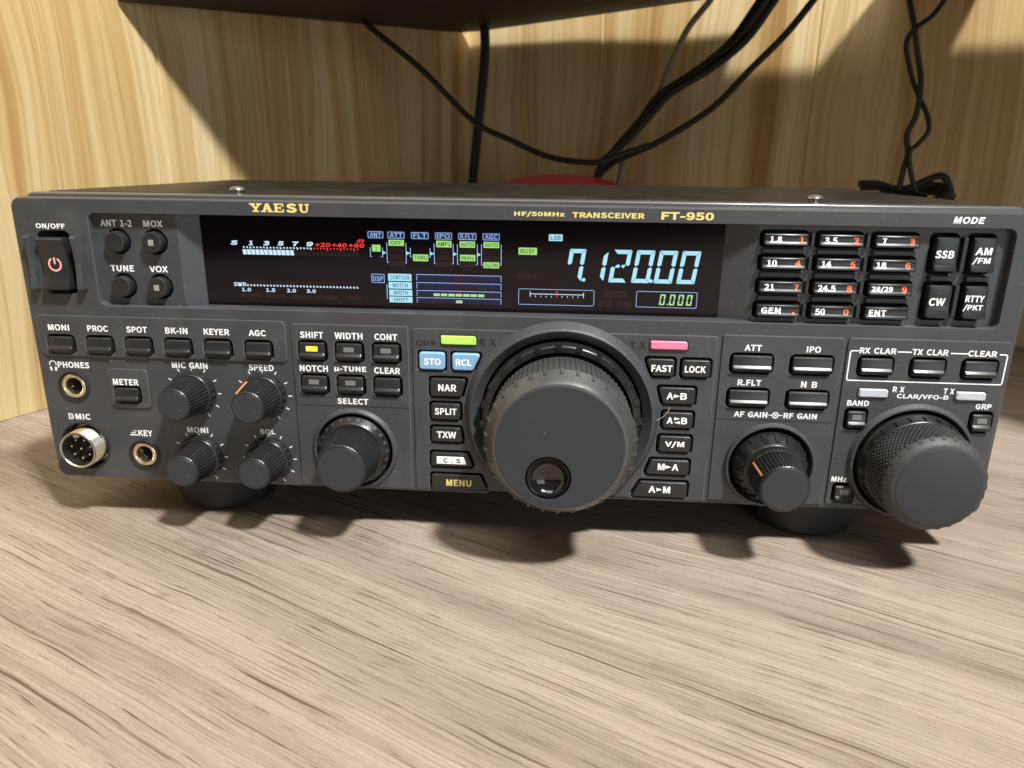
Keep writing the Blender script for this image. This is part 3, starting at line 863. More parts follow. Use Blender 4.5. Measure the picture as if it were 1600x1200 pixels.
CK = [  # centre keys: outline, text, (x, z, w, h), material
    ([(-30.6, 50.9), (-20.9, 50.9), (-20.9, 57.6), (-30.6, 57.6)], 'STO', (-25.6, 54.1, 6.4, 2.6), 'bluekey'),
    ([(-18.1, 50.9), (-10.2, 50.9), (-7.2, 57.5), (-18.1, 57.5)], 'RCL', (-13.7, 54.1, 5.9, 2.6), 'bluekey'),
    ([(-26.6, 40.4), (-14.6, 40.4), (-12.7, 47.5), (-26.6, 47.5)], 'NAR', (-20.0, 44.0, 7.0, 2.7), 'key'),
    ([(-26.6, 31.1), (-15.2, 31.1), (-15.2, 37.6), (-26.6, 37.6)], 'SPLIT', (-20.8, 34.5, 8.5, 2.7), 'key'),
    ([(-26.6, 21.9), (-14.2, 21.9), (-15.2, 27.9), (-26.6, 27.9)], 'TXW', (-20.6, 25.0, 7.6, 2.7), 'key'),
    ([(-26.9, 11.6), (-10.2, 11.6), (-12.4, 17.4), (-26.9, 17.4)], 'C.S', (-18.6, 14.4, 6.5, 2.0), 'key'),
    ([(-26.9, 1.6), (-4.6, 1.6), (-7.4, 8.2), (-26.9, 8.2)], 'MENU', (-16.0, 4.9, 10.0, 2.8), 'key'),
    ([(56.2, 51.1), (64.2, 51.1), (64.2, 57.7), (53.5, 57.7)], 'FAST', (59.6, 54.2, 7.6, 2.6), 'key'),
    ([(66.8, 51.1), (77.2, 51.1), (77.2, 57.6), (66.8, 57.6)], 'LOCK', (71.7, 54.2, 7.6, 2.6), 'key'),
    ([(60.8, 40.5), (72.6, 40.5), (72.6, 46.9), (58.8, 46.9)], 'A>B', (65.8, 43.7, 7.5, 2.6), 'key'),
    ([(61.2, 31.0), (72.6, 31.0), (72.6, 37.2), (61.2, 37.2)], 'A=B', (66.6, 34.1, 7.6, 2.6), 'key'),
    ([(60.3, 21.3), (72.6, 21.3), (72.6, 27.7), (60.5, 27.7)], 'V/M', (66.4, 24.5, 7.3, 2.7), 'key'),
    ([(56.0, 11.9), (72.6, 11.9), (72.6, 18.0), (58.0, 18.0)], 'M>A', (64.7, 15.2, 7.9, 2.7), 'key'),
    ([(51.2, 2.4), (72.6, 2.4), (72.6, 8.8), (54.6, 8.8)], 'A>M', (62.0, 5.7, 8.3, 2.8), 'key')]
KX = [(91.9, 106.8), (110.7, 125.5), (129.5, 144.3)]
KZ = [(99.2, 103.5), (91.0, 95.3), (82.6, 86.9), (74.1, 78.6)]
KT = [[('1.8', 95.8, 4.0, '1', 104.6, 1.5), ('3.5', 114.4, 4.3, '2', 122.9, 1.9), ('7', 132.4, 1.5, '3', 141.6, 1.7)],
      [('10', 95.3, 3.4, '4', 104.2, 1.9), ('14', 113.9, 3.3, '5', 122.8, 1.8), ('18', 132.5, 3.4, '6', 141.5, 1.7)],
      [('21', 95.3, 3.5, '7', 104.7, 1.8), ('24.5', 115.1, 6.1, '8', 122.9, 1.8), ('28/29', 134.1, 7.3, '9', 141.6, 1.7)],
      [('GEN', 96.8, 6.8, '.', 104.6, 1.0), ('50', 113.9, 3.5, '0', 122.9, 1.8), ('ENT', 133.8, 6.0, None, 0, 0)]]
MODES = [(149.8, 157.4, 91.4, 103.2, 'SSB'), (162.1, 169.8, 91.4, 103.2, 'AM/FM'), (149.9, 157.9, 75.1, 86.7, 'CW'), (162.3, 170.1, 75.1, 86.7, 'RTTY/PKT')]

def ctr(x, z, w, h, r):
    return rrect(x - w / 2, x + w / 2, z - h / 2, z + h / 2, r, 4)

PLATES = {
    'row': rrect(-180.0, -81.5, 51.6, 67.8, 2.2),
    'dsp': rrect(-79.4, -34.5, 1.1, 67.1, .7),
    'centre': rrect(-33.1, 79.3, 1.1, 66.6, .7),
    'gain': rrect(80.9, 123.9, 1.8, 67.3, .7),
    'clar': rrect(125.1, 181.2, 2.0, 67.4, 1.2),
    'meter': rrect(-154.4, -138.2, 31.0, 47.0, 2.0)}

# ---- face plate
mb = MB('panel')
face_holes = [rrect(-153.3, 175.4, 71.9, 106.3, 2.6), rrect(-174.3, -161.3, 76.0, 99.6, 2.6)]
face_holes += [rrect(min(q[0] for q in p) + 1.6, max(q[0] for q in p) - 1.6, min(q[1] for q in p) + 1.6, max(q[1] for q in p) - 1.6, .4, 2) for p in PLATES.values()]
face_holes += [circ(-169.5, 39.1, 5.2, 32), circ(-144.3, 11.1, 5.2, 32), circ(-169.0, 13.6, 9.5, 40)]
plate(mb, rrect(-W2, W2, 0, H, 4.0, 8), face_holes, 0.0, 8.0, 0.55, 0.35, 'panel')
text(mb, 'ON/OFF', -168.2, 101.2, 11.3, 2.3, -.05)
text(mb, 'MODE', 158.9, 109.0, 10.2, 2.3, -.05, shear=.12, bold=.035)
text(mb, 'HF/50MHz', 13.3, 108.6, 17.8, 1.9, -.05, 'gold', bold=.035)
text(mb, 'TRANSCEIVER', 37.5, 108.6, 25.2, 1.9, -.05, 'gold', bold=.035)
text(mb, 'FT-950', 64.8, 108.8, 18.0, 2.7, -.05, 'gold', bold=.035)
# slab-serif maker's name drawn stroke by stroke
def slab(mb, polys, x0, w, z0, h, y, m):
    for i, p in enumerate(polys):
        poly(mb, [(x0 + a * w, z0 + b_ * h) for a, b_ in p], y - .008 * i, m)
Rq = lambda a, b_, c, d: [(a, b_), (c, b_), (c, d), (a, d)]
LET = {
    'Y': [Rq(.0, .84, .46, 1), Rq(.56, .84, 1, 1), [(.08, .86), (.36, .86), (.60, .46), (.40, .40)], [(.66, .86), (.88, .86), (.62, .40), (.50, .50)], Rq(.38, .1, .62, .48), Rq(.24, 0, .76, .15)],
    'A': [[(.40, 1), (.60, 1), (.34, .1), (.14, .1)], [(.40, 1), (.64, 1), (.90, .1), (.62, .1)], Rq(.30, .28, .72, .42), Rq(0, 0, .42, .15), Rq(.54, 0, 1, .15)],
    'E': [Rq(.1, .0, .36, 1), Rq(0, 0, .95, .15), Rq(0, .85, .92, 1), Rq(.3, .43, .66, .58), Rq(.80, .12, .95, .36), Rq(.78, .64, .92, .88), Rq(.58, .32, .68, .69)],
    'U': [Rq(0, .85, .44, 1), Rq(.58, .85, 1, 1), Rq(.10, .26, .34, .9), Rq(.70, .26, .88, .9), [(.10, .28), (.34, .28), (.42, .16), (.60, .16), (.70, .28), (.88, .28), (.74, .04), (.56, -.02), (.40, -.02), (.24, .05)]]}
LX = [('Y', -91.5, 4.7), ('A', -87.3, 4.6), ('E', -82.5, 4.0), ('U', -73.3, 3.9)]
for k, (ch, x0, w) in enumerate(LX):
    slab(mb, LET[ch], x0, w, 107.7, 3.1, -.05, 'gold')
text(mb, 'S', -76.0, 109.25, 4.0, 3.3, -.05, 'gold', bold=.042)
for s, x, z, w, h in (('PHONES', -168.3, 47.8, 12.9, 2.5), ('MIC GAIN', -121.0, 49.1, 14.3, 2.5), ('SPEED', -92.6, 49.1, 9.9, 2.5), ('MIC', -167.9, 26.3, 6.3, 2.5),
                      ('KEY', -142.8, 20.2, 5.9, 2.5), ('MONI', -120.9, 22.4, 8.6, 2.4), ('SQL', -92.3, 22.6, 6.3, 2.4)):
    text(mb, s, x, z, w, h, -.05)
# headphone, microphone and key signs
ringarc(mb, -176.7, 47.9, 1.15, 1.5, -20, 200, -.05, 'ink')
for s in (-1, 1):
    poly(mb, [(-176.7 + s * .45, 45.3), (-176.7 + s * 1.2, 45.2), (-176.7 + s * 1.6, 46.6), (-176.7 + s * .75, 46.9)], -.05, 'ink')
quad(mb, -173.9, -173.4, 25.0, 27.6, -.05, 'ink')
ringarc(mb, -173.1, 26.3, .95, 1.35, -90, 90, -.05, 'ink'); ringarc(mb, -173.1, 26.3, .45, .7, -90, 90, -.054, 'ink')
quad(mb, -149.3, -146.0, 19.1, 19.6, -.05, 'ink'); quad(mb, -148.6, -146.8, 20.0, 20.4, -.05, 'ink'); quad(mb, -147.6, -146.3, 20.9, 21.2, -.05, 'ink')
KNOBS4 = [(-120.6, 38.0, 'MIC GAIN'), (-92.3, 38.0, 'SPEED'), (-120.6, 11.3, 'MONI'), (-92.3, 11.5, 'SQL')]
for kx, kz, _ in KNOBS4:
    for k in range(11):
        a = radians(90 + 150 - 30 * k)
        ra, rb = (9.7, 11.1) if k != 5 else (9.1, 9.7)
        seg(mb, kx + ra * cos(a), kz + ra * sin(a), kx + rb * cos(a), kz + rb * sin(a), .42, -.05, 'ink')
front = mb.build('front_panel', RADIO)

mb = MB('dark')
box(mb, -181, 181, 7.4, 7.9, .5, 70.0)
box(mb, -181, 181, 7.5, 7.9, 70.0, 111)
mb.build('inner_backing', front)

# ---- control plates
def plate_part(key, holes, texts, label, extra=None, yf=-.8):
    mb = MB('panel')
    plate(mb, PLATES[key], holes, yf, 6.5, .4, .35, 'panel', None)
    for s, x, z, w, h in texts:
        text(mb, s, x, z, w, h, yf - .05)
    if extra:
        extra(mb, yf - .05)
    return mb.build('control_plate', RADIO, label)

plate_part('row', [ctr(x, 56.3, 11.5, 7.9, 2.0) for x, _, _ in ROW], [(s, x, 62.95, w, 2.4) for x, s, w in ROW], 'wide plate around the row of six keys')
plate_part('meter', [ctr(-147.3, 36.5, 11.2, 7.2, 1.6)], [('METER', -147.4, 41.7, 10.4, 2.5)], 'small square plate around the METER key')

def x_dsp(mb, y):
    box(mb, -79.0, -34.9, y - .0, y + .3, 34.85, 35.1, 'dark')
plate_part('dsp', [ctr(x, z, 11.5, 8.4, 2.0) for x, z, _, _ in SEC2] + [circ(-57.1, 17.1, 14.9, 48)],
           [(s, x, z + 6.25, w, 2.5) for x, z, s, w in SEC2] + [('SELECT', -57.0, 37.0, 12.2, 2.4)], 'plate with six keys and the SELECT knob', x_dsp)

def x_centre(mb, y):
    for s, x, z, w in (('QMB', -27.9, 60.9, 7.6), ('R X', -4.8, 62.0, 6.1), ('T X', 50.4, 62.5, 5.8)):
        text(mb, s, x, z, w, 2.6, y - .03, 'greyrel', bold=.02)
plate_part('centre', [inset(rpoly(c[0], .8), -.75) for c in CK] + [circ(23.15, 34.0, 31.0, 72)], [], 'large centre plate around the tuning knob', x_centre)

def x_gain(mb, y):
    box(mb, 81.3, 123.5, y - .0, y + .3, 34.95, 35.2, 'dark')
    ringarc(mb, 102.5, 37.3, .85, 1.25, 0, 360, y, 'ink'); ringarc(mb, 102.5, 37.3, 0, .45, 0, 360, y, 'ink')
    quad(mb, 100.0, 101.3, 37.15, 37.45, y, 'ink'); quad(mb, 103.7, 105.1, 37.15, 37.45, y, 'ink')
plate_part('gain', [ctr(x, z, 15.9, 7.9, 2.0) for x, z, _, _ in SEC4] + [circ(102.5, 17.2, 15.2, 48)],
           [(s, x, z + 5.95, w, 2.3) for x, z, s, w in SEC4] + [('AF GAIN', 93.5, 37.3, 12.2, 2.2), ('RF GAIN', 111.5, 37.3, 12.0, 2.2)], 'plate with four wide keys and the gain knobs', x_gain)

def x_clar(mb, y):
    x0, x1, z0, z1, w = 125.9, 180.4, 51.5, 63.0, .45
    quad(mb, x0 + 1, x1 - 1, z0, z0 + w, y, 'ink')
    quad(mb, x0, x0 + w, z0 + 1, z1 - 1, y, 'ink'); quad(mb, x1 - w, x1, z0 + 1, z1 - 1, y, 'ink')
    for cx, cz, a in ((x0 + 1, z0 + 1, 180), (x1 - 1, z0 + 1, 270), (x1 - 1, z1 - 1, 0), (x0 + 1, z1 - 1, 90)):
        ringarc(mb, cx, cz, 1 - w, 1.0, a, a + 90, y - .004, 'ink', 6)
    for a, b_ in ((x0 + 1, 128.9), (142.4, 147.4), (160.7, 166.8), (177.4, x1 - 1)):
        quad(mb, a, b_, z1 - w, z1, y, 'ink')
plate_part('clar', [ctr(x, z, 13.0, 7.9, 2.0) for x, z, _, _ in SEC5] + [ctr(x, z, 8.5, 8.5, 1.6) for x, z, _, _ in SMALL] + [circ(153.5, 20.6, 20.4, 56)],
           [(s, x, 62.95, w, 2.2) for x, z, s, w in SEC5] + [('R X', 145.0, 48.8, 4.1, 2.1), ('T X', 162.6, 48.7, 3.8, 2.1), ('CLAR/VFO-B', 153.8, 46.2, 18.1, 2.1),
            ('BAND', 131.5, 43.1, 7.8, 2.1), ('GRP', 175.6, 43.3, 5.5, 2.1), ('MHz', 128.9, 12.7, 5.6, 2.1)], 'right plate with the CLAR keys and large knob', x_clar)

# ---- recessed floor left and right of the display
mb = MB('panel')
plate(mb, rrect(-154.6, -121.2, 70.8, 107.4, .5), [circ(x, z, 4.75, 36) for x, z, _, _, _ in ROUND], 3.0, 5.0, .05, .3, 'panel')
for x, z, s, w, h in ROUND:
    text(mb, s, x, z + 6.65, w, h, 2.95)
mb.build('recess_floor', RADIO, 'left recessed floor with four round buttons')
mb = MB('panel')
kh = []
for (x0, x1) in KX:
    for (z0, z1) in KZ:
        kh.append(rrect(x0 - .95, x1 + .8, z0 - .75, z1 + .9, 1.5, 4))
for x0, x1, z0, z1, _ in MODES:
    kh.append(rrect(x0 - 1.0, x1 + .9, z0 - 1.2, z1 + 1.2, 1.5, 4))
plate(mb, rrect(90.4, 176.6, 70.8, 107.4, .3), kh, 3.0, 6.5, .05, .3, 'panel')
# raised dividing bars between the keys
for r, (z0, z1) in enumerate(KZ):
    for c in range(2):
        xa = KX[c][1] + 1.25; xb = KX[c + 1][0] - 1.35
        prism(mb, rrect(xa, xb, z0 - .2, z1 + .2, .3, 2), 1.4, 3.2, .25, 'key')
    if r < 3:
        za = KZ[r + 1][1] + 1.1; zb = z0 - .95
        for (x0, x1) in KX:
            prism(mb, rrect(x0, x1 - .6, za + .1, zb - .1, .2, 2), 1.4, 3.2, .25, 'key')
for x0, x1, z0, z1, _ in MODES[:2]:
    prism(mb, rrect(x0, x1, 88.1, 90.0, .3, 2), 1.0, 3.2, .3, 'key')
for za, zb in ((91.3, 103.2), (75.2, 86.7)):
    prism(mb, rrect(158.9, 160.6, za, zb, .4, 2), .8, 3.2, .4, 'key')
mb.build('recess_floor', RADIO, 'right recessed floor with the band keypad and mode keys')

# ---- display window
GX0, GX1, GZ0, GZ1 = -114.1, 79.6, 72.5, 106.2
mb = MB('panel')
mb.add([(-121.2, 3.0, 71.6), (GX0, 7.0, 71.6), (GX0, 7.0, 106.6), (-121.2, 3.0, 106.6)], [(0, 1, 2, 3)])
mb.build('display_cheek', RADIO, 'left sloping cheek beside the display')
mb = MB('panel')
mb.add([(GX1, 7.0, 71.6), (90.4, 3.0, 71.6), (90.4, 3.0, 106.6), (GX1, 7.0, 106.6)], [(0, 1, 2, 3)])
mb.build('display_cheek', RADIO, 'right sloping cheek beside the display')
mb = MB('glass')
prism(mb, rrect(GX0, GX1, 71.4, 106.8, .4, 2), 6.9, 7.38, .05)
disp = mb.build('display_window', RADIO)
YD = 6.86
def part(name, fn, label=None):
    mb = MB(); fn(mb)
    return mb.build(name, disp, label)

def seven(mb, ch, x0, z0, w, h, t, m, sh=.14, y=YD):
    """slanted seven-segment figure"""
    S = {'0': 'abcdef', '1': 'bc', '2': 'abged', '7': 'abcf'}[ch]
    g = t * .09
    X0, X1, Z0, Z1, Zm = 0, w, 0, h, h / 2
    P = {
        'a': [(X0 + g, Z1), (X1 - g, Z1), (X1 - t, Z1 - t), (X0 + t, Z1 - t)],
        'd': [(X0 + g, Z0), (X1 - g, Z0), (X1 - t, Z0 + t), (X0 + t, Z0 + t)],
        'f': [(X0, Z1 - g), (X0 + t, Z1 - t - g), (X0 + t, Zm + t * .5), (X0 + t * .45, Zm + g), (X0, Zm + t * .4)],
        'b': [(X1, Z1 - g), (X1 - t, Z1 - t - g), (X1 - t, Zm + t * .5), (X1 - t * .45, Zm + g), (X1, Zm + t * .4)],
        'e': [(X0, Z0 + g), (X0 + t, Z0 + t + g), (X0 + t, Zm - t * .5), (X0 + t * .45, Zm - g), (X0, Zm - t * .4)],
        'c': [(X1, Z0 + g), (X1 - t, Z0 + t + g), (X1 - t, Zm - t * .5), (X1 - t * .45, Zm - g), (X1, Zm - t * .4)]}
    f = lambda l: [(x0 + a + b_ * sh, z0 + b_) for a, b_ in l]
    for s in S:
        if s == 'g':
            poly(mb, f([(X0 + t * .9, Zm - t * .35), (X0 + w * .44, Zm - t * .35), (X0 + w * .50, Zm), (X0 + w * .40, Zm + t * .5), (X0 + t * 1.2, Zm + t * .2)]), y, m)
            poly(mb, f([(X1 - t * .9, Zm + t * .35), (X1 - w * .40, Zm + t * .35), (X1 - w * .44, Zm), (X1 - w * .34, Zm - t * .5), (X1 - t * 1.2, Zm - t * .2)]), y, m)
        else:
            poly(mb, f(P[s]), y, m)

def freq(mb):
    for ch, x0 in (('7', 22.95), ('1', 31.2), ('2', 38.9), ('0', 47.2), ('0', 55.4), ('0', 63.6)):
        if ch == '1':
            seven(mb, ch, 32.3, 84.4, 5.4 - .6, 10.9, 1.5, 'vblue')
        else:
            seven(mb, ch, x0, 84.1, 5.95 if ch == '7' else 6.6, 11.9, 1.5, 'vblue')
    for x, z in ((29.9, 84.8), (54.5, 84.9)):
        poly(mb, circ(x, z, .68, 14), YD, 'vblue')
part('frequency_readout', freq, 'large pale blue frequency figures reading 7.120.00')

def smeter(mb):
    for s, x, w in (('S', -101.6, 3.1), ('1', -95.2, 1.7), ('3', -89.2, 2.6), ('5', -83.7, 2.6), ('7', -77.9, 2.5), ('9', -72.6, 2.8)):
        text(mb, s, x, 95.8, w, 1.7, YD, 'vwhite', .045, .15)
    for s, x, w in (('+20', -67.6, 5.9), ('+40', -61.3, 5.7), ('+60', -54.8, 6.0)):
        text(mb, s, x, 95.6, w, 1.6, YD, 'vred', .03, .1)
    text(mb, 'dB', -53.1, 97.4, 2.8, 1.3, YD, 'vred', .02)
    for k in range(21):
        big = k in (2, 7, 11, 16, 20)
        quad(mb, -98.2 + 1.29 * k, -97.6 + 1.29 * k, 93.9 - (.2 if big else 0), 94.5, YD, 'vwhite', -.3)
    for k in range(14):
        big = k in (4, 8, 12)
        quad(mb, -71.1 + 1.27 * k, -70.6 + 1.27 * k, 93.9 - (.4 if big else 0), 94.5, YD, 'vred', -.3)
    for k in range(12):
        quad(mb, -98.4 + 1.66 * k, -97.0 + 1.66 * k, 91.5, 93.4, YD, 'vwhite', -.12)
    for k in range(12, 27):
        quad(mb, -98.4 + 1.66 * k, -97.0 + 1.66 * k, 91.5, 93.4, YD, 'vghost', -.12)
part('signal_meter', smeter, 'white bar signal meter with red dB figures')

def swr(mb):
    text(mb, 'SWR', -100.8, 80.1, 5.0, 1.5, YD, 'vwhite', .03)
    for s, x in (('1.0', -98.5), ('1.5', -89.0), ('2.0', -80.9), ('3.0', -73.2)):
        text(mb, s, x, 78.1, 3.6, 1.4, YD, 'vwhite', .03)
    for k in range(34):
        quad(mb, -98.0 + 1.29 * k, -97.35 + 1.29 * k, 79.5, 80.15, YD, 'vwhite', -.3)
        quad(mb, -98.0 + 1.29 * k, -97.35 + 1.29 * k, 80.6, 81.8, YD, 'vghost', -.1)
    for x0, x1 in ((-101, -93), (-91, -83), (-81, -73), (-71, -63), (-60, -54)):
        quad(mb, x0, x1, 75.0, 76.6, YD, 'vghost')
part('swr_scale', swr)

BX = [('ANT', -47.4, 5.8), ('ATT', -39.7, 6.3), ('FLT', -30.8, 6.5), ('IPO', -22.0, 6.2), ('R.FLT', -13.2, 6.6), ('AGC', -4.4, 6.2)]
def chain(mb):
    for s, x, w in BX:
        quad(mb, x - w / 2 - .3, x + w / 2 + .3, 98.2, 101.2, YD + .02, 'vnavy')
        outline(mb, x - w / 2, x + w / 2, 98.5, 100.9, .22, YD, 'vline', .4)
        text(mb, s, x, 99.7, w - 1.5, 1.5, YD, 'vline', .012)
    for x, z0, z1, w in ((-47.3, 91.6, 95.1, 4.6), (-39.7, 89.5, 97.0, 7.2), (-30.8, 91.7, 95.2, 7.4), (-22.0, 89.5, 96.9, 7.1), (-13.2, 89.4, 96.9, 7.4), (-4.3, 89.3, 97.0, 7.3)):
        for s in (-1, 1):
            xe = x + s * w / 2
            quad(mb, xe - .13, xe + .13, z0, z1, YD, 'vline')
            quad(mb, min(xe, xe - s * .6), max(xe, xe - s * .6), z0, z0 + .22, YD - .004, 'vline')
    for x in (-44.3, -35.3, -26.3, -17.7, -8.8):
        poly(mb, [(x - .7, 92.5), (x + .75, 93.2), (x - .7, 93.9)], YD, 'vblue')
    for x, w in ((-39.7, 5.8), (-22.0, 5.8), (-13.2, 5.8), (-4.3, 5.8)):
        for z in (89.4, 91.9, 94.3):
            quad(mb, x - w / 2, x + w / 2, z - 1.0, z + 1.0, YD + .01, 'vghost')
part('signal_path_diagram', chain, 'row of outlined function boxes joined by arrows')

def greens(mb):
    for s, x, z, w, h in (('1', -47.3, 94.8, 3.2, 2.5), ('OFF', -39.7, 96.9, 5.8, 2.2), ('THRU', -30.7, 91.6, 5.7, 2.5), ('AMP1', -21.9, 96.8, 5.7, 2.4), ('AUTO', -13.2, 96.8, 5.7, 2.3),
                          ('6kHz', -13.1, 91.9, 5.7, 2.3), ('AUTO', -4.3, 96.8, 5.8, 2.2), ('SLOW', -4.3, 89.4, 5.8, 2.2), ('BUSY', 9.1, 94.8, 6.8, 2.6)):
        quad(mb, x - w / 2, x + w / 2, z - h / 2, z + h / 2, YD - .01, 'vgreen')
        text(mb, s, x, z, min(w - 1.0, 1.3 * len(s)) if s != '1' else .5, h * .62, YD - .03, 'blackink', .012)
part('status_tiles', greens, 'lit green status tiles')

def dspb(mb):
    quad(mb, -49.9, -44.3, 81.5, 85.5, YD + .02, 'vnavy')
    outline(mb, -49.6, -44.6, 81.9, 85.2, .22, YD, 'vline', .4)
    text(mb, 'DSP', -47.1, 83.5, 3.9, 1.8, YD, 'vline', .012)
    quad(mb, -43.95, -43.65, 75.8, 81.4, YD, 'vline')
    for s, x, z, w, h in (('CONTOUR', -38.8, 84.1, 8.9, 2.7), ('NOTCH', -38.7, 81.1, 8.8, 2.5), ('WIDTH', -38.6, 78.3, 8.8, 2.3), ('SHIFT', -38.6, 75.7, 8.8, 2.2)):
        quad(mb, x - w / 2, x + w / 2, z - h / 2, z + h / 2, YD, 'vblue')
        text(mb, s, x, z, w - 1.4 if len(s) > 6 else 5.6, h * .6, YD - .02, 'blackink', .01)
    for z1, z0 in ((85.5, 83.1), (82.5, 80.1), (79.5, 77.3), (76.8, 74.7)):
        quad(mb, -32.5, -.5, z0, z1, YD + .02, 'vnavy')
        quad(mb, -32.5, -.5, z1 - .22, z1, YD, 'vline')
        for x in (-32.5, -.7):
            quad(mb, x, x + .2, z0, z1 - .22, YD, 'vline')
        quad(mb, -16.8, -16.1, z1 - .45, z1 + .1, YD - .01, 'vred')
        for k in range(11):
            quad(mb, -31.8 + 2.82 * k, -29.5 + 2.82 * k, z0 + .3, z0 + 1.2, YD, 'vghost')
    for k in range(7):
        quad(mb, -26.1 + 2.8 * k, -23.7 + 2.8 * k, 77.4, 78.4, YD - .01, 'vpale')
    quad(mb, -17.6, -15.2, 74.9, 75.9, YD - .01, 'vpale')
part('filter_diagram', dspb, 'stacked filter bars beside four blue name tiles')

def rightside(mb):
    quad(mb, 16.7, 21.7, 98.7, 101.1, YD, 'vblue'); text(mb, 'LSB', 19.2, 99.9, 3.7, 1.5, YD - .02, 'blackink', .012)
    outline(mb, 5.9, 34.1, 75.0, 81.0, .2, YD, 'vline', .6)
    quad(mb, 10.3, 30.1, 79.0, 79.25, YD, 'vwhite')
    for k in range(11):
        if k == 5:
            continue
        h = 1.0 if k in (0, 10) else .25
        x = 10.3 + 1.98 * k
        quad(mb, x - .13, x + .13, 79.0 - (h if k in (0, 10) else 1.0), 79.0 + (h if k in (0, 10) else -.5), YD - .006, 'vwhite')
    quad(mb, 20.05, 20.4, 78.0, 80.0, YD - .01, 'vred'); quad(mb, 19.8, 20.65, 79.8, 80.1, YD - .014, 'vred')
    for k in range(25):
        quad(mb, 10.4 + .81 * k, 10.7 + .81 * k, 75.8, 77.6, YD, 'vghost')
    outline(mb, 49.5, 71.7, 75.1, 81.1, .2, YD, 'vline', .6)
    for k, x in enumerate((57.9, 61.5, 64.6, 67.7)):
        seven(mb, '0', x, 76.1, 2.0, 4.0, .55, 'vpale', .1)
    poly(mb, circ(61.0, 76.4, .3, 8), YD, 'vpale')
    for s, x, z, w, h in (('CLAR', 41.8, 79.6, 8.2, 2.4), ('MR', 38.4, 76.0, 4.9, 2.2), ('MT', 45.2, 76.0, 4.9, 2.2), ('LOCK', 9.2, 85.6, 6.7, 2.1)):
        quad(mb, x - w / 2, x + w / 2, z - h / 2, z + h / 2, YD, 'vghost')
        text(mb, s, x, z, w * .7, h * .6, YD - .02, 'glass', .01)
part('tuning_indicator', rightside, 'outlined tuning and offset boxes at the display lower right')

# ---- power switch
mb = MB('gloss')
prof = [(97.4, 6.0), (97.2, -2.2), (96.6, -2.9), (95.6, -2.7), (92.0, -1.6), (89, -1.35), (84.2, -1.35), (81.5, -2.0), (79.2, -3.1), (78.2, -3.3), (77.7, -2.4), (77.5, 6.0)]
cap_x(mb, prof, -173.3, -163.0, .7, 'key')
ps = mb.build('power_switch', RADIO, 'tall black rocker power switch')
mb = MB('powersym')
ringarc(mb, -167.9, 87.3, 1.95, 2.65, 118, 422, -1.42, 'powersym', 40)
quad(mb, -168.25, -167.55, 87.4, 90.6, -1.425, 'powersym')
mb.build('power_symbol', ps)
for x0, x1 in ((-177.6, -175.4), (-159.4, -157.2)):
    mb = MB('panel')
    prof = [(98.2, .2), (98.0, -3.2), (97.2, -3.7), (93, -2.8), (88, -2.4), (83, -2.7), (79, -3.4), (78.2, -3.2), (78.0, .2)]
    cap_x(mb, prof, x0, x1, .3)
    mb.build('switch_guard', RADIO)

# ---- rectangular push keys with a ledge
def push_key(x, z, w, h, lab, lamp=None, lw=4.0, name='push_button'):
    mb = MB('key')
    t, b_ = z + h / 2, z - h / 2
    yo = -1.5
    prof = [(t, 4.0), (t - .1, yo + .75), (t - .5, yo + .25), (z - h * .06, yo - .02), (z - h * .09, yo - .12), (z - h * .20, yo - .90), (z - h * .23, yo - 1.00), (z - h * .27, yo - .92), (z - h * .40, yo - .45), (b_ + .2, yo + .4), (b_, 4.0)]
    cap_x(mb, prof, x - w / 2, x + w / 2, .5)
    o = mb.build(name, RADIO, lab, origin=(x, 0, z))
    if lamp:
        m2 = MB(lamp)
        q0 = z + h * .04
        vs = [(x - lw / 2, yo + .12, q0 - .1), (x + lw / 2, yo + .12, q0 - .1), (x + lw / 2, yo + .28, q0 + 1.75), (x - lw / 2, yo + .28, q0 + 1.75)]
        back = [(a, b + .5, c) for a, b, c in vs]
        m2.add([(a, b - .22, c) for a, b, c in vs] + back, [(0, 1, 2, 3), (0, 4, 5, 1), (2, 6, 7, 3), (0, 3, 7, 4), (1, 5, 6, 2)])
        m2.build('indicator_lamp', o, origin=(x, 0, z))
    return o
for x, s, _ in ROW:
    push_key(x - .1, 56.2, 9.4, 6.4, 'small black key below the word ' + s)
push_key(-147.4, 36.4, 9.2, 5.9, 'small black key below the word METER')
for x, z, s, _ in SEC2:
    push_key(x - .1, z - .1, 9.6, 6.9, 'small black key below the word ' + s, {'SHIFT': 'amber', 'CLEAR': None}.get(s, 'dull'), 3.9 if s != 'SHIFT' else 4.4)
for x, z, s, _ in SEC4:
    push_key(x + .2, z - .1, 14.0, 6.4, 'wide black key below the letters ' + s)
for x, z, s, _ in SEC5:
    push_key(x + .2, z - .1, 11.0, 6.3, 'black key in the white frame below ' + s)
for x, z, s, _ in SMALL:
    push_key(x + .2, z - .3, 6.5, 6.7, 'small square key below the word ' + s, 'dull', 3.3)

# ---- round buttons
for x, z, s, _, _ in ROUND:
    mb = MB('key')
    lathe(mb, x, z, [(3.9, 6.5), (3.9, .7), (3.75, .2), (3.3, -.1), (2.8, -.15)], 40)
    o = mb.build('round_button', RADIO, 'round black button below the word ' + s, origin=(x, 0, z))
    if s in ('MOX', 'VOX'):
        m2 = MB('dull2')
        prism(m2, rrect(x - 1.0, x + 1.0, z - 1.1, z + 1.1, .2, 2), -.28, 0.2, .05)
        m2.build('indicator_lamp', o, origin=(x, 0, z))

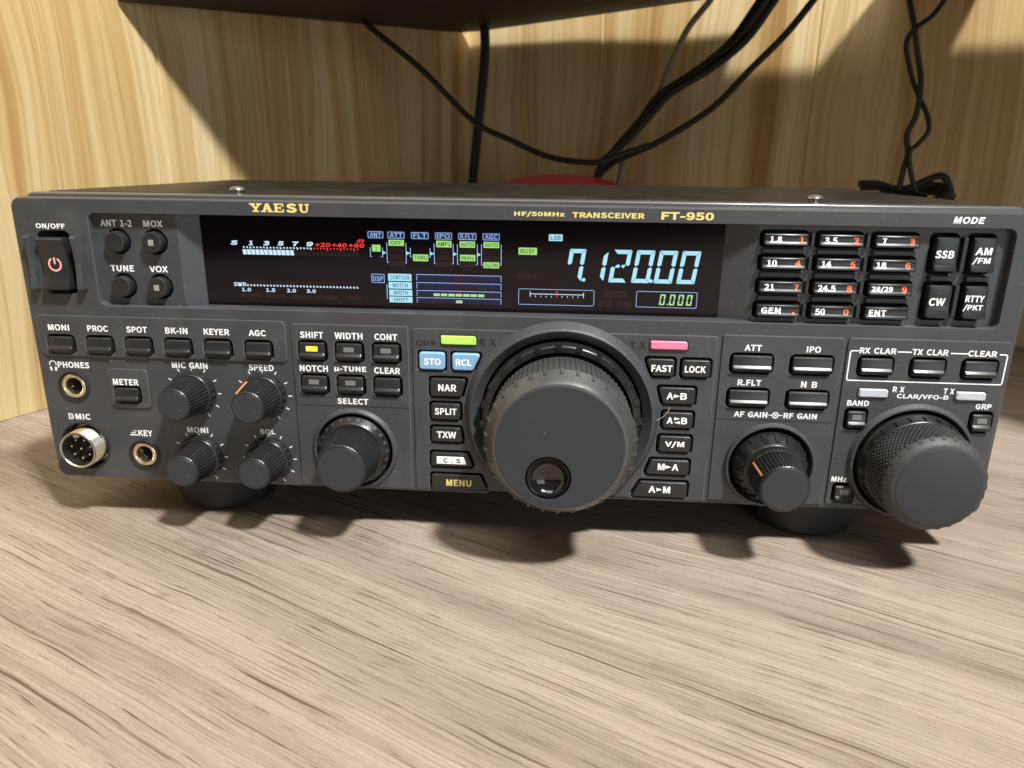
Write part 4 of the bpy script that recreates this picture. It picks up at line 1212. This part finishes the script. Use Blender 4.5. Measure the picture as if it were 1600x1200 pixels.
# ---- keypad and mode keys
for r, (z0, z1) in enumerate(KZ):
    for c, (x0, x1) in enumerate(KX):
        s, sx, sw, d, dx, dw = KT[r][c]
        mb = MB('gkey')
        prof = [(z1, 5.0), (z1 - .05, .75), (z1 - .25, .30), (z1 - .5, .15), (z0 + 3.0, .42), (z0 + 2.4, .42), (z0 + 1.8, .26), (z0 + 1.2, -.06), (z0 + .7, -.42), (z0 + .35, -.52), (z0 + .08, .0), (z0, 5.0)]
        cap_x(mb, prof, x0, x1, .6)
        zt = (z0 + z1) / 2 + .05
        def onface(mb_, s_, x_, w_, m_, zt=zt, prof=prof):
            t2 = MB()
            text(t2, s_, x_, zt if s_ != '.' else zt - .9, w_, 2.35 if s_ != '.' else .9, 0, 'ink', .033)
            bmw = bmesh.new()
            vv = [bmw.verts.new(q) for q in t2.v]
            for f in t2.f:
                try:
                    bmw.faces.new([vv[i] for i in f])
                except ValueError:
                    pass
            for zz, _ in prof[3:10]:
                bmesh.ops.bisect_plane(bmw, geom=bmw.verts[:] + bmw.edges[:] + bmw.faces[:], plane_co=(0, 0, zz), plane_no=(0, 0, 1))
            def yat(z_):
                for (za, ya), (zb, yb) in zip(prof[2:], prof[3:]):
                    if zb <= z_ <= za:
                        return yb + (ya - yb) * (z_ - zb) / max(za - zb, 1e-6)
                return .2
            bmw.verts.index_update()
            mb_.add([(v.co.x, yat(v.co.z) - .05, v.co.z) for v in bmw.verts], [tuple(v.index for v in f.verts) for f in bmw.faces], m_)
            bmw.free()
        onface(mb, s, sx, sw, 'ink')
        if d:
            onface(mb, d, dx, dw, 'redink')
        mb.build('keypad_key', RADIO, 'keypad key marked ' + s + (' and ' + d if d and d != '.' else ''), origin=((x0 + x1) / 2, 0, zt))
for x0, x1, z0, z1, s in MODES:
    mb = MB('gkey')
    prof = [(z1, 5.0), (z1 - .1, .9), (z1 - .6, .3), (z1 - 2.0, .1), (z0 + 5.0, .15), (z0 + 2.9, .0), (z0 + 2.3, -.2), (z0 + .9, -1.05), (z0 + .45, -1.15), (z0 + .1, -.5), (z0, 5.0)]
    cap_x(mb, prof, x0, x1, .7)
    if s == 'SSB': L_ = [('SSB', 152.9, 97.4, 6.2, 2.7)]
    elif s == 'CW': L_ = [('CW', 153.2, 80.9, 5.5, 2.8)]
    elif s == 'AM/FM': L_ = [('AM', 165.6, 98.7, 5.6, 2.5), ('/FM', 165.4, 95.4, 6.0, 2.5)]
    else: L_ = [('RTTY', 165.7, 82.3, 6.4, 2.3), ('/PKT', 165.6, 79.1, 6.6, 2.4)]
    for q in L_:
        text(mb, *q, -.06, 'ink', .030, .06)
    mb.build('mode_key', RADIO, 'tall glossy mode key marked ' + s, origin=((x0 + x1) / 2, 0, (z0 + z1) / 2))

# ---- centre keys
for out, s, (tx, tz, tw, th), m in CK:
    mb = MB(m)
    y0 = -1.7
    prism(mb, rpoly(out, 1.3, 5), y0, 7.0, .55, m, 3)
    ty = y0 - .05
    ink = 'ink'
    if s == 'MENU': ink = 'gold'
    if s == 'C.S':
        prism(mb, rpoly([(-24.6, 12.9), (-12.9, 12.9), (-14.0, 15.9), (-24.6, 15.9)], .2), y0 - .25, y0 + .2, .1, 'ink')
        text(mb, 'C . S', tx, tz, 6.6, 1.9, y0 - .3, 'blackink', .02)
    elif s in ('A>B', 'A=B', 'M>A', 'A>M'):
        cw = tw * (.33 if s[1] == '>' else .30)
        text(mb, s[0], tx - tw / 2 + cw / 2, tz, cw, th, ty, ink, .03)
        text(mb, s[2], tx + tw / 2 - cw / 2, tz, cw, th, ty, ink, .03)
        if s[1] == '>':
            poly(mb, [(tx - 1.1, tz - .75), (tx + 1.2, tz), (tx - 1.1, tz + .75)], ty, ink)
        else:
            poly(mb, [(tx - 1.1, tz + .15), (tx + 1.2, tz + .75), (tx - 1.1, tz + 1.35)], ty, ink)
            poly(mb, [(tx + 1.1, tz - .15), (tx - 1.2, tz - .75), (tx + 1.1, tz - 1.35)], ty, ink)
    else:
        text(mb, s, tx, tz, tw, th, ty, ink, .03)
    lab = ('blue key marked ' if m == 'bluekey' else 'black key marked ') + s.replace('>', ' to ').replace('=', ' swap ')
    mb.build('function_key', RADIO, lab, origin=(tx, 0, tz))

# ---- lamps of the panel
def lens(x0, x1, z0, z1, m, lab):
    mb = MB(m)
    prism(mb, rpoly([(x0 + .5, z0), (x1, z0), (x1, z1 - .6), (x1 - .7, z1), (x0, z1), (x0, z0 + .5)], .4), -1.7, 1.0, .5, m, 3)
    b2 = MB('dark')
    plate(b2, rrect(x0 - .55, x1 + .55, z0 - .55, z1 + .55, .9), [rrect(x0 - .05, x1 + .05, z0 - .05, z1 + .05, .5)], -.95, -.5, .1, .1, 'greyrel')
    o = mb.build('signal_lamp', RADIO, lab)
    b2.build('lamp_bezel', o)
lens(-22.2, -9.1, 60.9, 64.1, 'green', 'lit green lamp beside RX')
lens(54.9, 68.3, 61.2, 64.4, 'pink', 'pink lamp beside TX')
lens(131.0, 141.3, 45.6, 48.8, 'milky', 'milky lamp left of RX CLAR/VFO-B')
lens(165.0, 175.4, 45.6, 48.8, 'milky', 'milky lamp right of TX CLAR/VFO-B')

# ---- four small knobs
def fluted(mb, cx, cz, rb, rf, yb, yf, teeth, amp, mat='knob'):
    n = teeth * 4
    prof = [(rb, yb), (rb, yb - .3, amp), (rf + amp * .1, yf + 1.0, amp), (rf + .1, yf + .55, amp * .4), (rf - .1, yf + .2), (rf - .45, yf)]
    lathe(mb, cx, cz, prof, n, mat, cap=True)
for kx, kz, s in KNOBS4:
    mb = MB('knob')
    lathe(mb, kx, kz, [(9.0, .1), (9.0, -1.2), (8.6, -3.0), (8.2, -3.5), (7.7, -3.7)], 56, 'knob')
    for k in range(20):
        polarbox(mb, kx, kz, 18 * k, 2.2, 8.5, 9.05, -2.6, -1.3, 'rubber')
    fluted(mb, kx, kz, 7.5, 6.15, -3.6, -16.0, 34, .38)
    lathe(mb, kx, kz, [(5.65, -15.9), (5.5, -16.12)], 48, 'face')
    o = mb.build('knob', RADIO, 'small fluted knob below ' + s, origin=(kx, 0, kz))
    if s == 'SPEED':
        m2 = MB('orange')
        polarbox(m2, kx, kz, 128, 3.0, 7.6, 8.35, -4.0, -15.0, 'orange', 1.0, 6.0, 6.95)
        m2.build('pointer_line', o, origin=(kx, 0, kz))

# ---- SELECT knob
def bezel(cx, cz, ro, rc_, ri, yc, lab, n=80):
    mb = MB('panel')
    lathe(mb, cx, cz, [(ro, -.75), (ro - .25, -1.2), (rc_ + .5, yc + .15), (rc_, yc), (rc_ - .35, yc + .15), (ri + .1, -.6), (ri, 6.0)], n, 'panel', cap=False)
    return mb.build('knob_bezel', RADIO, lab, origin=(cx, 0, cz))
bezel(-57.1, 17.1, 17.1, 15.6, 14.7, -2.3, 'ring around the SELECT knob')
mb = MB('knob')
cx, cz = -57.1, 17.1
lathe(mb, cx, cz, [(14.0, 4), (14.0, -2.4), (13.4, -3.2), (12.4, -4.6), (12.0, -5.0), (10.7, -5.2)], 72, 'knob')
for k in range(24):
    polarbox(mb, cx, cz, 15 * k + 4, 2.6, 12.6, 13.9, -3.0, -4.1, 'rubber', 1, 12.3, 13.0)
fluted(mb, cx, cz, 10.6, 9.2, -5.2, -20.5, 52, .45)
lathe(mb, cx, cz, [(8.6, -20.4), (8.45, -20.62)], 56, 'face')
mb.build('knob', RADIO, 'medium fluted SELECT knob', origin=(cx, 0, cz))

# ---- AF / RF gain knobs
cx, cz = 102.5, 17.2
bezel(cx, cz, 17.0, 15.9, 15.0, -2.4, 'ring around the gain knobs')
mb = MB('knob')
lathe(mb, cx, cz, [(13.8, 4), (13.6, -2.2), (12.8, -3.4), (11.0, -7.2), (10.6, -7.6), (9.0, -7.8)], 72, 'knob')
for k in range(18):
    polarbox(mb, cx, cz, 20 * k + 7, 4.5, 11.5, 13.9, -2.4, -6.6, 'knob', .8, 10.8, 11.9)
o = mb.build('knob', RADIO, 'outer ring shaped RF GAIN knob', origin=(cx, 0, cz))
mb = MB('knob')
lathe(mb, cx, cz, [(9.6, -7.0), (9.7, -9.0), (9.3, -9.6)], 56, 'knob', cap=False)
fluted(mb, cx, cz, 9.2, 8.6, -9.5, -22.5, 44, .4)
lathe(mb, cx, cz, [(8.0, -22.4), (7.85, -22.62)], 56, 'face')
o = mb.build('knob', RADIO, 'inner AF GAIN knob with an orange line', origin=(cx, 0, cz))
m2 = MB('orange')
polarbox(m2, cx, cz, 152, 1.9, 9.2, 9.95, -10.0, -20.6, 'orange', 1, 8.7, 9.45)
m2.build('pointer_line', o, origin=(cx, 0, cz))

# ---- clarifier / second tuning knob with a bumpy rubber grip
cx, cz = 153.5, 20.6
bezel(cx, cz, 23.0, 21.4, 20.2, -2.6, 'ring around the large right knob')
mb = MB('knob')
lathe(mb, cx, cz, [(19.6, 4), (19.6, -3.2), (19.0, -4.0), (18.6, -7.2), (18.3, -7.6), (17.9, -7.8), (17.2, -19.0)], 72, 'knob', cap=False)
for k in range(24):
    polarbox(mb, cx, cz, 15 * k, .25, 18.5, 19.3, -3.6, -7.2, 'dark')
rows = 10
for j in range(rows):
    y0 = -8.0 - 1.1 * j
    rb = 17.85 - .062 * j
    for k in range(60):
        a = 6 * k + (3 if j % 2 else 0)
        vs = []
        for (da, yy, rr) in ((-2.7, y0, rb), (2.7, y0, rb), (2.7, y0 - 1.05, rb), (-2.7, y0 - 1.05, rb), (-1.0, y0 - .45, rb + .62), (1.0, y0 - .45, rb + .62), (1.0, y0 - .9, rb + .62), (-1.0, y0 - .9, rb + .62)):
            q = radians(a + da)
            vs.append((cx + rr * cos(q), yy, cz + rr * sin(q)))
        mb.add(vs, [(4, 5, 6, 7), (0, 1, 5, 4), (1, 2, 6, 5), (2, 3, 7, 6), (3, 0, 4, 7)], 'rubber')
lathe(mb, cx, cz, [(17.0, -18.9), (17.4, -19.1), (17.5, -20.2), (16.2, -22.2), (15.2, -22.9), (14.6, -23.1)], 84, 'rubber')
for k in range(28):
    polarbox(mb, cx, cz, 360 / 28 * k, 1.9, 16.2, 17.85, -19.8, -21.3, 'rubber', 1, 15.9, 17.1)
lathe(mb, cx, cz, [(14.5, -22.9), (14.3, -23.3), (13.9, -23.45)], 72, 'face')
mb.build('knob', RADIO, 'large right knob with bumpy rubber grip', origin=(cx, 0, cz))

# ---- main tuning knob
cx, cz = 23.15, 34.0
mb = MB('panel')
lathe(mb, cx, cz, [(36.6, .05), (36.6, -1.0), (36.2, -1.6), (34.6, -4.9), (34.2, -5.3), (33.8, -5.4), (33.3, -5.0), (31.2, -2.6), (30.6, -2.2), (30.4, 6.0)], 112, 'panel', cap=False)
mb.build('knob_bezel', RADIO, 'wide ring around the main tuning knob', origin=(cx, 0, cz))
mb = MB('knob')
lathe(mb, cx, cz, [(29.6, 5), (29.6, -6.6), (29.2, -7.6), (28.7, -8.0), (26.9, -8.1), (26.5, -7.7), (26.3, -4.0)], 96, 'knob', cap=False)
for k in range(24):
    polarbox(mb, cx, cz, 15 * k + 3, 2.2, 28.0, 29.9, -6.8, -8.7, 'knob')
n = 84 * 4
lathe(mb, cx, cz, [(24.9, -3.0), (24.9, -9.8), (25.2, -10.2, .55), (25.2, -26.6, .55), (25.0, -27.0)], n, 'grip', cap=False)
lathe(mb, cx, cz, [(25.2, -26.9), (26.1, -27.2), (26.25, -28.6), (25.7, -29.4), (24.0, -32.2), (23.3, -33.2), (22.7, -33.9), (22.0, -34.1)], 96, 'grip', cap=False)
for k in range(30):
    polarbox(mb, cx, cz, 12 * k + 6, 1.25, 25.0, 26.7, -28.6, -30.6, 'grip', 1, 24.6, 25.8)
# face with the finger dimple
fo = circ(cx, cz, 22.2, 72)
dx, dz = 19.5, 22.95
plate(mb, fo, [circ(dx, dz, 7.9, 48)], -34.2, -33.2, .5, .25, 'face')
lathe(mb, dx, dz, [(7.9, -33.9), (7.6, -33.0), (7.35, -33.2), (7.1, -33.7), (6.9, -33.6), (6.3, -32.5), (5.2, -31.4), (3.6, -30.5), (1.6, -30.05), (.4, -30.0)], 48, 'gloss')
mb.build('knob', RADIO, 'main tuning knob with a finger dimple', origin=(cx, 0, cz))

# ---- jacks and the microphone connector
for x, z, s in ((-169.5, 39.1, 'PHONES'), (-144.3, 11.1, 'KEY')):
    mb = MB('panel')
    lathe(mb, x, z, [(6.45, .1), (6.4, -.45), (6.0, -.7), (5.6, -.6), (5.25, .4), (5.2, 6)], 48, 'greyrel', cap=False)
    o = mb.build('jack', RADIO, 'round jack marked ' + s, origin=(x, 0, z))
    m2 = MB('brass')
    lathe(m2, x, z, [(5.15, 3.0), (5.1, .2), (4.9, -.3), (4.5, -.55), (4.0, -.55), (3.55, -.2), (3.3, .5), (3.2, 6.6)], 48, 'brass', cap=False)
    m2.build('contact_ring', o, origin=(x, 0, z))
    m3 = MB('brass')
    for k in range(7):
        q = random.uniform(180, 360)
        polarbox(m3, x, z, q, 8, 2.6, 3.15, 3.0, 4.5, 'brass')
    m3.build('contact_spring', o, origin=(x, 0, z))
x, z = -168.8, 13.7
mb = MB('nickel')
lathe(mb, x, z, [(10.3, .05), (10.2, -.35), (9.9, -.45), (9.5, -.1), (9.4, 6.6)], 56, 'greyrel', cap=False)
lathe(mb, x, z, [(9.3, 6.2), (7.0, 6.1)], 56, 'dark', cap=False)
lathe(mb, x, z, [(8.9, 6.4), (8.9, 4.6), (7.4, 4.4)], 6 * 8, 'nickel', cap=False)
prof = []
y = 5.0
while y > -4.2:
    prof += [(7.25, y), (7.6, y - .35), (7.25, y - .7)]
    y -= .9
prof += [(7.45, -5.0), (7.35, -5.4), (6.85, -5.5), (6.6, -5.2), (6.5, 3.0)]
lathe(mb, x, z, prof, 56, 'nickel', cap=False)
lathe(mb, x, z, [(6.5, 2.6), (6.3, 2.5)], 40, 'dark')
polarbox(mb, x, z, 92, 12, 5.3, 6.6, 2.6, -4.6, 'nickel')
o = mb.build('microphone_connector', RADIO, 'threaded nickel microphone socket with pins', origin=(x, 0, z))
for k in range(8):
    a = radians(90 + 360 / 7 * k + 26)
    px, pz = (x + 4.0 * cos(a), z + 4.0 * sin(a)) if k < 7 else (x, z)
    mb = MB('nickel')
    lathe(mb, px, pz, [(.55, 2.6), (.55, -2.6), (.4, -3.1), (.15, -3.3)], 14, 'nickel')
    mb.build('pin', o, origin=(px, 0, pz))

# ---- a hair of lint lying over the keys right of the tuning knob
mb = MB('hair')
tube(mb, [(57.9, -2.6, 34.0 + DECK), (59.4, -2.7, 34.6 + DECK), (61.2, -2.9, 35.9 + DECK), (62.6, -3.0, 37.6 + DECK), (63.4, -2.6, 39.6 + DECK)], .07, 'hair', 6, 5)
tag(mb.build('lint_fibre'), 'thin pale fibre of lint lying on the keys beside the tuning knob', 'lint')
